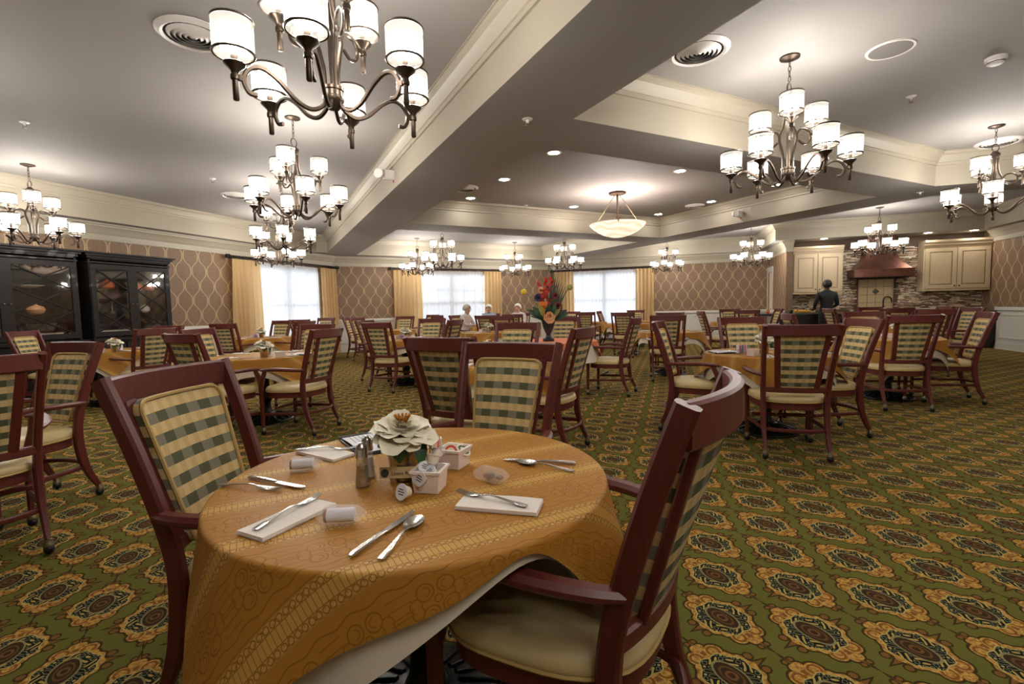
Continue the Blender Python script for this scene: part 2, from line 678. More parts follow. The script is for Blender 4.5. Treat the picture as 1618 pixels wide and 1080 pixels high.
def moulding(mb, poly, prof, closed=True):
    """profile: list of (distance into the room, z); poly travels with the room on its left"""
    rings = [offset_poly(poly, d, closed) for d, z in prof]
    n = len(poly); vs, fs = [], []
    for r, (d, z) in zip(rings, prof):
        vs += [(p.x, p.y, z) for p in r]
    for j in range(len(prof) - 1):
        for i in range(n if closed else n - 1):
            k = (i + 1) % n
            fs.append((j * n + i, j * n + k, (j + 1) * n + k, (j + 1) * n + i))
    mb.add(vs, fs)
    return mb


def flat_poly(mb, loops, z, down=True):
    pts = [[Vector((x, y, 0)) for x, y in l] for l in loops]
    tris = geometry.tessellate_polygon(pts)
    allp = [p for l in pts for p in l]
    mb.add([(p.x, p.y, z) for p in allp], [tuple(t) for t in tris])
    return mb


def UV(u, v): return ((v - u) / R2, (u + v) / R2)


# ------------------------------------------------------------------ the room shell
ZS, ZT, ZW, ZR = 2.80, 3.25, 2.52, .95     # soffit, tray ceiling, top of wallpaper, chair rail
XL, XR, YB, YN = -9.3, 7.3, 17.2, -3.2
UF = 15.0
CL = (XL, UF * R2 + XL)                    # corner left wall / back facet
CB = (YB - UF * R2, YB)                    # corner back facet / far wall
XD = 2.92                                  # wall with the doorway
YK, YE = 15.05, 14.62                      # kitchen wall, end of the doorway wall
room = [(XL, YN), (XR, YN), (XR, YK), (XD + .16, YK), (XD + .16, YE), (XD, YE), (XD, YB), CB, CL]

fl = MB().add([(x, y, 0) for x, y in [(XL - .2, YN - .2), (XR + .2, YN - .2), (XR + .2, YB + .2), (XL - .2, YB + .2)]], [(0, 1, 2, 3)])
tag(fl.build('floor', 'carpet', smooth=False), 'olive green carpet with rows of gold and navy medallions', 'floor', kind='structure')


def wall(name, p0, p1, label, holes=(), mat='wallpaper', z0=0., z1=ZS, th=.16):
    """room on the left of p0->p1; local x runs along the wall, local +y points into the room"""
    p0, p1 = Vector(p0), Vector(p1)
    L = (p1 - p0).length
    a = math.atan2(p1.y - p0.y, p1.x - p0.x)
    mb = MB()
    xs = sorted({-.0, L} | {h[0] for h in holes} | {h[1] for h in holes})
    zs = sorted({z0, z1} | {h[2] for h in holes} | {h[3] for h in holes})
    for i in range(len(xs) - 1):
        for j in range(len(zs) - 1):
            cx, cz = (xs[i] + xs[i + 1]) / 2, (zs[j] + zs[j + 1]) / 2
            if any(h[0] < cx < h[1] and h[2] < cz < h[3] for h in holes): continue
            mb.bx(xs[i], xs[i + 1], -th, 0, zs[j], zs[j + 1])
    o = mb.build(name, mat, smooth=False)
    o.location = (p0.x, p0.y, 0); o.rotation_euler = (0, 0, a)
    tag(o, label, 'wall', kind='structure')
    return o, L


def wainscot(w, L, skip=(), panel=1.1):
    """white panelling below the chair rail, as parts of the wall (local coordinates)"""
    spans, x = [], 0.
    for a, b in sorted(skip): spans.append((x, a)); x = b
    spans.append((x, L))
    for a, b in spans:
        if b - a < .06: continue
        MB().bx(a, b, 0, .012, 0, ZR - .02).build('wainscot', 'wainscot_paint', w, smooth=False)
        m = MB(); m.sweep([(a, .03, ZR), (b, .03, ZR)], [(-.03, -.045), (-.012, -.045), (.0, -.02), (.012, -.01), (.014, .02), (-.01, .03), (-.03, .03)][::-1])
        m.build('chair_rail', 'wainscot_paint', w, ang=20)
        MB().bx(a, b, 0, .022, 0, .15).bx(a, b, 0, .03, 0, .02).bx(a, b, 0, .016, .15, .165).build('baseboard', 'wainscot_paint', w, smooth=False)
        n = max(1, round((b - a) / panel)); s = (b - a) / n
        if s < .35: continue
        for i in range(n):
            x0, x1, z0, z1 = a + i * s + .09, a + (i + 1) * s - .09, .26, ZR - .13
            MB().bx(x0, x1, .01, .03, z0, z0 + .03).bx(x0, x1, .01, .03, z1 - .03, z1).bx(x0, x0 + .03, .01, .03, z0, z1).bx(x1 - .03, x1, .01, .03, z0, z1).build('panel_moulding', 'wainscot_paint', w, smooth=False)


LF = (Vector(CL) - Vector(CB)).length
LT = XD - CB[0]
LL = CL[1] - YN
WZ0, WZ1 = .55, 2.36
# windows in wall-local coordinates (walls run clockwise seen from above with the room on the left)
wl_win = (CL[1] - 11.35, CL[1] - 8.95)     # left wall runs from its far end to the near end
wb_win = (LF - (6.75 - (CL[0] + CL[1]) / R2), LF - (4.2 - (CL[0] + CL[1]) / R2))
wt_win = (XD + 1.0, XD + 3.4)
W_left, _ = wall('wall_left', CL, (XL, YN), 'brown ogee wallpaper wall behind the black china cabinets', [(*wl_win, WZ0, WZ1)])
W_back, _ = wall('wall_back', CB, CL, 'brown ogee wallpaper wall across the far corner of the room', [(*wb_win, WZ0, WZ1)])
W_far, _ = wall('wall_far', (XD, YB), CB, 'brown ogee wallpaper wall with the brightest window', [(*wt_win, WZ0, WZ1)])
DO0, DO1, DOH = 1.84, 2.46, 2.1
W_door, _ = wall('wall_doorway', (XD, YE), (XD, YB), 'wallpapered side wall with the white doorway by the kitchen', [(DO0, DO1, 0, DOH)])
W_kit, _ = wall('wall_kitchen', (XR, YK), (XD + .16, YK), 'kitchen wall behind the stone strips', mat='grout')
W_right, _ = wall('wall_right', (XR, YN), (XR, YK), 'brown wallpaper wall on the right above white panelling')
W_near, _ = wall('wall_near', (XL, YN), (XR, YN), 'wallpaper wall behind the camera')
wainscot(W_left, LL, [wl_win])
wainscot(W_back, LF, [wb_win])
wainscot(W_far, LT, [wt_win])
wainscot(W_door, YB - YE, [(DO0 - .1, DO1 + .1)])
wainscot(W_right, YK - .66 - YN)
wainscot(W_near, XR - XL)
d1 = thing('door_1', 'cream panelled door in the white casing beside the kitchen', 'door', W_door.location, PI / 2); d1['kind'] = 'structure'
MB().bx(DO0, DO1, -.06, -.02, .01, DOH).build('door_slab', 'door_cream', d1, smooth=False)
for za, zb in ((.2, .85), (1.0, 1.95)):
    for xa, xb in ((DO0 + .08, DO0 + .27), (DO1 - .27, DO1 - .08)): MB().bx(xa, xb, -.022, -.012, za, zb).build('door_panel', 'door_cream', d1, smooth=False)
MB().ball((DO0 + .05, .01, 1.0), .028, 10, 8).build('door_knob', 'brass', d1)
m = MB().bx(DO0 - .1, DO0, -.17, .02, 0, DOH + .1).bx(DO1, DO1 + .1, -.17, .02, 0, DOH + .1).bx(DO0, DO1, -.17, .02, DOH, DOH + .1).bx(DO0 - .13, DO1 + .13, -.0, .035, DOH + .1, DOH + .17)
m.build('door_casing', 'wainscot_paint', W_door, smooth=False)
# crown on the walls, running round the room under the soffit
crown = [(0, ZW), (.018, ZW), (.022, ZW + .03), (.022, ZW + .1), (.035, ZW + .115), (.05, ZW + .15), (.085, ZW + .2), (.115, ZW + .225), (.12, ZW + .25), (.14, ZW + .255), (.14, ZS)]
vis = [(XR, YN), (XR, YK - .37)]
tag(moulding(MB(), vis, crown, False).build('trim_1', 'trim_paint', ang=20), 'cream crown moulding along the right wall', 'moulding', kind='structure')
vis = [(XD + .16, YE), (XD, YE), (XD, YB), CB, CL, (XL, YN)]
tag(moulding(MB(), vis, crown, False).build('trim_2', 'trim_paint', ang=20), 'cream crown moulding round the far walls', 'moulding', kind='structure')

# ceiling: soffit plane with the raised trays left open
V1a, V1b = 1.60, 2.42
V4a, V4b = 8.55, 9.35
U2a, U2b, U3a, U3b = 3.53, 4.25, 8.88, 9.68
so = .34
xs = XL + so


def lx(V, x): u = V - x * R2; return (x, (u + V) / R2)     # point on line V=const at given x
def ly(V, y): v = V; u = y * R2 - v; return ((v - u) / R2, y)


tray_left = [(xs, YN + .4), ly(V1a, YN + .4), UV(14.0, V1a), (xs, 14.0 * R2 + xs)]
tray_near = [ly(V1b, YN + .4), (XR - so, YN + .4), (XR - so, 8.56), (8.56 - U2a * R2, 8.56), UV(U2a, V1b)]
tray_mid = [UV(U2b, V1b), UV(U2b, V4a), UV(U3a, V4a), UV(U3a, V1b)]
tray_far = [UV(U3b, V1b), UV(U3b, V4a), UV(14.4, V4a), UV(14.4, V1b)]
tray_right = [ly(V4b, 9.35), (XR - so, 9.35), (XR - so, 14.35), (XD - .32, 14.35), (XD - .32, YB - so), ly(V4b, YB - so)]
trays = [tray_left, tray_near, tray_mid, tray_far, tray_right]
mb = MB(); flat_poly(mb, [room] + [list(reversed(t)) for t in trays], ZS)
tag(mb.build('ceiling', 'ceiling_paint', smooth=False), 'taupe ceiling soffit and beams framing the raised trays', 'ceiling', kind='structure')
cr2 = [(0, ZT - .17), (.02, ZT - .17), (.024, ZT - .135), (.036, ZT - .13), (.05, ZT - .095), (.085, ZT - .05), (.11, ZT - .035), (.115, ZT - .012), (.13, ZT - .01), (.13, ZT)]
tl = ['left', 'nearest right', 'central', 'far', 'far right']
for t, nm in zip(trays, tl):
    mb = MB(); flat_poly(mb, [t], ZT)
    o = tag(mb.build('ceiling_tray', 'ceiling_paint', smooth=False), 'raised ceiling of the %s tray' % nm, 'ceiling', kind='structure')
    n = len(t)
    mb = MB().add([(x, y, ZS) for x, y in t] + [(x, y, ZT) for x, y in t], [(i, (i + 1) % n, n + (i + 1) % n, n + i) for i in range(n)])
    mb.build('riser', 'trim_paint', o, smooth=False)
    area = sum(t[i][0] * t[(i + 1) % n][1] - t[(i + 1) % n][0] * t[i][1] for i in range(n))
    moulding(MB(), t if area > 0 else list(reversed(t)), cr2).build('crown_moulding', 'trim_paint', o, ang=20)
# roof slab above everything keeps daylight out
tag(MB().bx(XL - .3, XR + .3, YN - .3, YB + .3, ZT + .02, ZT + .12).build('ceiling_slab', 'ceiling_paint', smooth=False), 'slab above the ceiling trays', 'ceiling', kind='structure')


# ------------------------------------------------------------------ windows, curtains
def window(n, w, x0, x1, label):
    o = thing('window_%d' % n, label, 'window'); o['kind'] = 'structure'
    o.location = w.location; o.rotation_euler = w.rotation_euler
    f = MB()
    t = .06
    f.bx(x0, x1, -.12, -.03, WZ0, WZ0 + t).bx(x0, x1, -.12, -.03, WZ1 - t, WZ1).bx(x0, x0 + t, -.12, -.03, WZ0, WZ1).bx(x1 - t, x1, -.12, -.03, WZ0, WZ1)
    xm = (x0 + x1) / 2
    f.bx(xm - .05, xm + .05, -.12, -.03, WZ0, WZ1)
    f.build('window_frame', 'wainscot_paint', o, smooth=False)
    zm = (WZ0 + WZ1) / 2 - .06
    for a, b in ((x0 + t, xm - .05), (xm + .05, x1 - t)):
        MB().bx(a, b, -.11, -.05, zm - .03, zm + .03).build('meeting_rail', 'wainscot_paint', o, smooth=False)
        for k in (1, 2):
            xx = a + (b - a) * k / 3
            MB().bx(xx - .011, xx + .011, -.10, -.07, WZ0 + t, WZ1 - t).build('muntin', 'wainscot_paint', o, smooth=False)
        for zz in (zm + .42,):
            MB().bx(a, b, -.10, -.07, zz - .011, zz + .011).build('muntin', 'wainscot_paint', o, smooth=False)
        for za, zb in ((WZ0 + t, zm - .03), (zm + .03, WZ1 - t)):
            MB().bx(a, b, -.088, -.082, za, zb).build('pane', 'glass_pane', o, smooth=False)
    MB().bx(x0 - .06, x1 + .06, -.03, .05, WZ0 - .04, WZ0).build('window_sill', 'wainscot_paint', o, smooth=False)
    return o


def drape(x0, x1, z0, z1, y, amp, waves, seed, flare=.0):
    r = random.Random(seed)
    ph = [r.uniform(0, 6.28) for _ in range(3)]
    n = max(24, int(waves * 8))

    def fn(u, v):
        x = x0 + (x1 - x0) * u
        k = 1 + .12 * math.sin(3 * u + ph[0]) * (1 - v)
        yy = y + amp * math.sin(u * waves * 2 * PI * k + ph[1]) * (.55 + .45 * (1 - v)) + .012 * math.sin(9 * u + ph[2])
        return (x + flare * (1 - v) * (u - .5), yy, z0 + (z1 - z0) * v)
    return MB().grid(fn, n, 8)


def curtains(w, x0, x1, where, spans):
    """x0..x1 rod ends (wall-local); spans: the two gold panels; the sheer hangs between"""
    zr = 2.47
    rod = thing('curtain_rod', 'black curtain rod with ringed finials over the %s' % where, 'curtain rod')
    rod.location = w.location; rod.rotation_euler = w.rotation_euler
    MB().tube([(x0, .15, zr), (x1, .15, zr)], .024, 10).build('pole', 'rod_black', rod)
    for s, xx in ((-1, x0), (1, x1)):
        f = MB().lathe([(.02, 0), (.045, .01), (.05, .03), (.03, .045), (.045, .06), (.045, .09), (.02, .11)], 12)
        o = f.build('finial', 'rod_black', rod); o.location = (xx, .15, zr); o.rotation_euler = (0, s * PI / 2, 0)
    for xx in (x0 + .12, x1 - .12):
        MB().bx(xx - .02, xx + .02, 0, .16, zr - .04, zr - .015).build('bracket', 'rod_black', rod, smooth=False)
    for k, (a, b) in enumerate(spans):
        side = 'right' if k == 0 else 'left'
        c = drape(a, b, .03, zr - .045, .15, .055, max(3, (b - a) * 8), len(where) * 7 + k, .04).build('curtain', 'curtain')
        c.location = w.location; c.rotation_euler = w.rotation_euler
        tag(c, 'gold pleated curtain at the %s of the %s' % (side, where), 'curtain', 'gold curtains')
        for q in range(int((b - a) / .085)):
            rg = MB().tube([(a + .04 + q * .085, .15 + .034 * math.cos(t * PI / 5), zr - .008 + .034 * math.sin(t * PI / 5)) for t in range(10)], .006, 5, closed=True, up=(1, 0, 0))
            rg.build('curtain_ring', 'rod_black', rod)
    s = drape(spans[0][1] - .03, spans[1][0] + .03, .03, zr - .05, .055, .02, (spans[1][0] - spans[0][1]) * 9, 5).build('sheer_curtain', 'sheer_curtain')
    s.location = w.location; s.rotation_euler = w.rotation_euler
    tag(s, 'white translucent sheer curtain across the %s' % where, 'curtain')


window(1, W_left, *wl_win, 'double hung window on the left wall behind a sheer curtain')
window(2, W_back, *wb_win, 'double hung window on the far corner wall behind a sheer curtain')
window(3, W_far, *wt_win, 'double hung window behind the flower arrangement with a sheer curtain')
c0 = CL[1]
curtains(W_left, c0 - 11.85, c0 - 8.3, 'left window', [(c0 - 11.8, c0 - 11.2), (c0 - 9.1, c0 - 8.32)])
vB = (CL[0] + CL[1]) / R2
q = lambda v: LF - (v - vB)
curtains(W_back, q(7.25), q(3.5), 'middle window', [(q(7.16), q(6.55)), (q(4.43), q(3.55))])
# the far wall runs leftwards from x=XD: local x = XD - X
curtains(W_far, XD + .48, XD + 3.97, 'right window', [(XD + .54, XD + 1.12), (XD + 3.25, XD + 3.92)])


# ------------------------------------------------------------------ lamps
def make_chandelier():
    """origin at the ceiling, hanging down"""
    t = thing('chandelier', 'x', 'chandelier')
    MB().lathe([(.005, -.03), (.03, -.03), (.05, -.022), (.078, -.012), (.08, 0)], 20).build('canopy', 'bronze', t)
    ch = MB()
    for k in range(4):
        a = k % 2
        z = -.055 - k * .042
        ch.tube([((.011 * math.cos(q * PI / 4)) * (1 - a), (.011 * math.cos(q * PI / 4)) * a, z + .026 * math.sin(q * PI / 4)) for q in range(8)], .0032, 5, closed=True, up=(a, 1 - a, .01))
    ch.build('chain', 'bronze', t)
    MB().tube([(.036 * math.cos(q * PI / 8), 0, -.262 + .045 * math.sin(q * PI / 8)) for q in range(16)], .0055, 6, closed=True, up=(0, 1, .01)).build('ring', 'bronze', t)
    MB().lathe([(.03, -.385), (.036, -.38), (.036, -.365), (.048, -.36), (.048, -.33), (.034, -.325), (.03, -.31), (.01, -.30)], 14).build('cap', 'bronze', t)
    MB().lathe([(.010, -.97), (.013, -.9), (.018, -.62), (.022, -.38)], 8).build('column', 'bronze', t)
    sec = rsec(.022, .015)
    rod = MB().sweep(smooth_path([(.028, 0, -.375), (.03, 0, -.50), (.045, 0, -.58), (.075, 0, -.655), (.06, 0, -.74), (.042, 0, -.84), (.04, 0, -.955)], 4), sec, (0, 1, 0)).mesh('rod', 'bronze')
    MB().lathe([(.03, -1.03), (.05, -1.0), (.055, -.985), (.055, -.975), (.05, -.97), (.05, -.945), (.055, -.94), (.055, -.925), (.03, -.92)], 16).build('hub', 'bronze', t)
    low = MB().sweep(smooth_path([(.03, 0, -.96), (.05, 0, -1.02), (.11, 0, -1.055), (.18, 0, -1.03), (.26, 0, -.955), (.33, 0, -.915), (.385, 0, -.93), (.415, 0, -.985), (.395, 0, -1.04), (.36, 0, -1.045)], 4), rsec(.021, .017), (0, 1, 0)).mesh('arm', 'bronze')
    ring = [(.085 + .055 * math.cos(a), 0, -.665 + .055 * math.sin(a)) for a in [PI * (1.0 - k * 2.3 / 16) for k in range(17)]]
    up = MB().sweep(smooth_path([(.07, 0, -.66), (.10, 0, -.605), (.16, 0, -.60), (.20, 0, -.645), (.19, 0, -.70), (.14, 0, -.72), (.09, 0, -.69)], 4), rsec(.018, .014), (0, 1, 0)).mesh('arm', 'bronze')
    holder = MB()
    holder.lathe([(.010, -.165), (.014, -.16), (.014, -.075), (.02, -.07), (.02, -.05), (.016, -.045), (.02, -.03), (.046, -.008), (.05, 0), (.044, .004), (.014, .004), (.013, .062), (.0125, .065)], 12)
    hold = holder.mesh('candle_cup', 'bronze')
    clip = MB().bx(-.045, 0, -.009, .009, -.07, -.045).mesh('arm_clip', 'bronze')
    sh_r, sh_h = .089, .146
    shade = MB().lathe([(sh_r, .045), (sh_r, .045 + sh_h)], 24, cap=False).mesh('shade', 'lamp_shade')
    rim0, rim1 = [MB().tube([(sh_r * math.cos(q * PI / 12), sh_r * math.sin(q * PI / 12), z) for q in range(24)], .0062, 5, closed=True).mesh('shade_rim', 'bronze') for z in (.045, .045 + sh_h)]
    dif = MB().lathe([(.055, .068), (.057, .08), (.057, .155), (.055, .165)], 14).mesh('diffuser', 'lamp_diffuser')
    for k in range(3):
        link('rod', rod, t, rz=k * 2 * PI / 3 - PI / 6)
    for k in range(6):
        a = link('arm', low, t, rz=k * PI / 3 + .0)
        for nm, me in (('candle_cup', hold), ('arm_clip', clip), ('shade', shade), ('shade_rim', rim0), ('shade_rim', rim1), ('diffuser', dif)):
            link(nm, me, a, (.45, 0, -.925))
    for k in range(3):
        a = link('arm', up, t, rz=k * 2 * PI / 3 - PI / 6)
        for nm, me in (('candle_cup', hold), ('arm_clip', clip), ('shade', shade), ('shade_rim', rim0), ('shade_rim', rim1), ('diffuser', dif)):
            link(nm, me, a, (.25, 0, -.585))
    return t


chand0 = make_chandelier()
sc = .976
CH = [((2.74, .38), -5, 'large bronze nine-light chandelier hanging over the front table'),
      ((5.84, .38), 82, 'bronze nine-light chandelier second back in the left ceiling tray'),
      ((8.85, .36), 10, 'bronze nine-light chandelier third back in the left ceiling tray'),
      ((11.6, .34), 33, 'farthest bronze chandelier of the left tray, before the left window'),
      ((9.0, -2.76), 5, 'bronze nine-light chandelier in front of the black china cabinets'),
      ((2.75, 4.12), 53, 'large bronze nine-light chandelier in the nearest right ceiling tray'),
      ((2.74, 8.1), 3, 'bronze nine-light chandelier at the right edge beside a round vent'),
      ((11.7, 4.05), 25, 'bronze chandelier in front of the left part of the middle window'),
      ((11.45, 7.5), 15, 'bronze chandelier above the tall flower arrangement'),
      ((14.1, 4.1), 40, 'small far bronze chandelier at the left curtain of the middle window'),
      ((14.05, 7.3), 0, 'small far bronze chandelier between the middle and right windows'),
      ((11.55, 11.4), 20, 'far bronze chandelier right of the right window'),
      ((9.1, 12.1), 0, 'bronze chandelier near the doorway beside the kitchen'),
      ((6.2, 12.6), 30, 'bronze chandelier in front of the copper hood'),
      ((-.6, .5), 30, 'unseen fill-light chandelier added in the left tray behind the viewer'),  # added behind the camera as fill light, continuing the left tray row
      ((-.6, 4.3), 10, 'unseen fill-light chandelier added in the nearest right tray behind the viewer'),  # second unseen chandelier added to brighten the near part of the room
      ((5.3, -2.9), 10, 'unseen fill-light chandelier added outside the left edge of the view')]  # added out of view, fills light in from the left
for i, ((u, v), a, lab) in enumerate(CH):
    o = chand0 if i == 0 else copy_tree(chand0)
    x, y = UV(u * sc, v * sc)
    put(o, (x, y, ZT), math.radians(a), lab, 'nine-light chandeliers')
    o.scale = (.976, .976, .976)

# recessed cans
can_me = MB().lathe([(.075, -.004), (.105, -.006), (.108, 0), (.075, 0)], 20, cap=False).mesh('trim_ring', 'white_plastic')
can_l = MB().lathe([(.0, -.003), (.077, -.003)], 20, cap=False).mesh('lens', 'can_light')
for i, (u, v, lab) in enumerate([(5.75, 3.62, 'recessed ceiling light nearest the beam corner of the central tray'), (7.25, 3.6, 'recessed light second along the left edge of the central tray'), (8.7, 3.6, 'recessed light at the far left of the central tray, by the vent'),
                   (5.75, 5.95, 'recessed light midway along the near edge of the central tray'), (8.66, 5.92, 'recessed light behind the bowl pendant'), (8.66, 8.28, 'recessed light at the far right corner of the central tray'),
                   (7.2, 8.33, 'recessed light midway along the right edge of the central tray'), (5.75, 8.3, 'recessed light at the near right corner of the central tray')]):
    x, y = UV(u * sc, v * sc)
    t = thing('recessed_light', lab, 'ceiling light', (x, y, ZT), 0, 'recessed lights of the central tray')
    link('trim_ring', can_me, t); link('lens', can_l, t)
for i, (x, y, lab) in enumerate([(3.75, 14.72, 'recessed light over the left kitchen cabinets'), (5.95, 14.5, 'recessed light right of the copper hood'), (6.85, 14.5, 'recessed light over the right kitchen cabinets')]):
    t = thing('recessed_light', lab, 'ceiling light', (x, 14.52, ZS), 0, 'recessed lights over the kitchen')
    link('trim_ring', can_me, t); link('lens', can_l, t)

# bowl pendant
px, py = UV(7.29 * sc, 5.96 * sc)
t = thing('bowl_pendant', 'alabaster bowl pendant lamp on rods in the central ceiling tray', 'pendant lamp', (px, py, ZT), .35)
MB().lathe([(.02, -.05), (.03, -.045), (.15, -.03), (.16, 0)], 24).build('canopy', 'bronze', t)
MB().lathe([(.018, -.42), (.018, -.04)], 10).build('stem', 'bronze', t)
MB().lathe([(.03, -.56), (.045, -.55), (.045, -.43), (.03, -.41)], 14).build('socket', 'bronze', t)
bowl = [(.0, -.80), (.12, -.793), (.25, -.755), (.36, -.70), (.44, -.64), (.50, -.575), (.505, -.565), (.49, -.57), (.42, -.64), (.30, -.715), (.15, -.765), (0, -.775)]
MB().lathe(bowl, 40, cap=False).build('bowl', 'alabaster', t)
for k in range(3):
    a = k * 2 * PI / 3 + 1.3
    MB().ball((.2 * math.cos(a), .2 * math.sin(a), -.62), .05, 12, 8).build('bulb', 'pendant_bulb', t)
for k in range(3):
    a = k * 2 * PI / 3 + .3
    MB().tube([(.05 * math.cos(a), .05 * math.sin(a), -.04), (.495 * math.cos(a), .495 * math.sin(a), -.565)], .006, 6).build('suspension_rod', 'brass', t)
    MB().box((.5 * math.cos(a), .5 * math.sin(a), -.565), (.03, .02, .05), a).build('clip', 'brass', t)


# ceiling fittings
def vent(u, v, z, lab, r=.24):
    x, y = UV(u * sc, v * sc)
    t = thing('ceiling_vent', lab, 'vent', (x, y, z), 0, 'round ceiling vents')
    MB().lathe([(0, -.004), (r * .8, -.004)], 28, cap=False).build('duct', 'vent_dark', t)
    MB().lathe([(r * .78, -.02), (r * .86, -.03), (r, -.006), (r, 0)], 28, cap=False).build('flange', 'white_plastic', t)
    for k, q in enumerate((.05, .19, .33, .47, .61)):
        MB().lathe([(r * q, -.036), (r * (q + .10), -.016), (r * (q + .085), -.014), (r * q - .004, -.032)], 24, cap=False).build('louvre_ring', 'white_plastic', t)


vent(4.42, -.36, ZT, 'round ceiling vent beside the front chandelier')
vent(3.0, 3.31, ZT, 'round ceiling vent by the beam in the nearest right tray')
vent(3.0, 8.95, ZT, 'round ceiling vent behind the right-edge chandelier')
vent(9.97, -.33, ZT, 'round ceiling vent far back in the left tray')
vent(8.0, 3.2, ZT, 'round ceiling vent by the left edge of the central tray')
vent(10.0, 6.9, ZT, 'round ceiling vent in the far tray behind the bowl pendant')
vent(7.6, 8.3, ZT, 'round ceiling vent at the right edge of the central tray', .2)
x, y = UV(2.31 * sc, 4.78 * sc)
t = thing('ceiling_speaker', 'round white ceiling speaker right of the nearest right chandelier', 'speaker', (x, y, ZT))
MB().lathe([(0, -.006), (.15, -.006)], 28, cap=False).build('grille', 'speaker_cloth', t)
MB().lathe([(.148, -.008), (.165, -.01), (.17, 0)], 28, cap=False).build('rim', 'white_plastic', t)
x, y = UV(1.99 * sc, 5.81 * sc)
t = thing('smoke_detector', 'white round smoke detector at the upper right of the ceiling', 'smoke detector', (x, y, ZT))
MB().lathe([(.075, 0), (.075, -.02), (.06, -.03), (.058, -.05), (.04, -.06), (0, -.06)], 20, cap=False).build('body', 'white_plastic', t)
MB().lathe([(.059, -.034), (.0592, -.046)], 20, cap=False).build('slots', 'vent_dark', t)


def sprinkler(x, y, z, lab):
    t = thing('sprinkler', lab, 'sprinkler', (x, y, z), .4, 'ceiling sprinklers')
    MB().lathe([(.045, 0), (.04, -.006), (.015, -.01), (.012, -.03)], 14, cap=False).build('escutcheon', 'white_plastic', t)
    MB().tube([(-.014, 0, -.025), (-.016, 0, -.05), (0, 0, -.06), (.016, 0, -.05), (.014, 0, -.025)], .003, 5, up=(0, 1, 0)).build('frame', 'brass', t)
    MB().lathe([(.022, -.062), (.022, -.059), (0, -.059)], 12, cap=False).build('deflector', 'brass', t)


for u, v, z, lab in [(2.73, 6.07, ZT, 'sprinkler head right of the nearest right chandelier'), (7.09, -2.17, ZT, 'sprinkler head at the left of the ceiling'), (8.9, -.6, ZT, 'sprinkler head far back in the left tray'), (8.9, 4.9, ZT, 'sprinkler head near the far edge of the central tray')]:
    x, y = UV(u * sc, v * sc); sprinkler(x, y, z, lab)
sprinkler(-1.15, 4.07, ZS, 'sprinkler head under the big diagonal beam')
sprinkler(3.55, 8.95, ZS, 'sprinkler head under the beam at the right edge')


def emergency(loc, rz, lab):
    t = thing('emergency_light', lab, 'emergency light', loc, rz, 'emergency lights')
    MB().bx(-.14, .14, 0, .06, -.06, .06).bx(-.12, .12, .06, .075, -.05, .05).build('housing', 'white_plastic', t, smooth=False)
    for s in (-1, 1):
        h = MB().lathe([(.03, -.05), (.058, -.045), (.062, .03), (.056, .035)], 14).build('lamp_head', 'white_plastic', t)
        h.location = (s * .19, .06, 0); h.rotation_euler = (-PI / 2, 0, -s * .6)
        q = MB().lathe([(.0, .036), (.054, .036)], 14, cap=False).build('lens', 'ceramic', h)
    MB().bx(-.01, .01, .02, .04, -.09, -.06).build('test_button', 'red_plastic', t, smooth=False)


x, y = UV(6.5, V1a); emergency((x, y, 2.97), math.radians(45 + 180), 'twin-head emergency light on the left face of the diagonal beam')
x, y = UV(6.7, V4a); emergency((x, y, 2.96), math.radians(45 + 180), 'twin-head emergency light on the right side of the central tray')


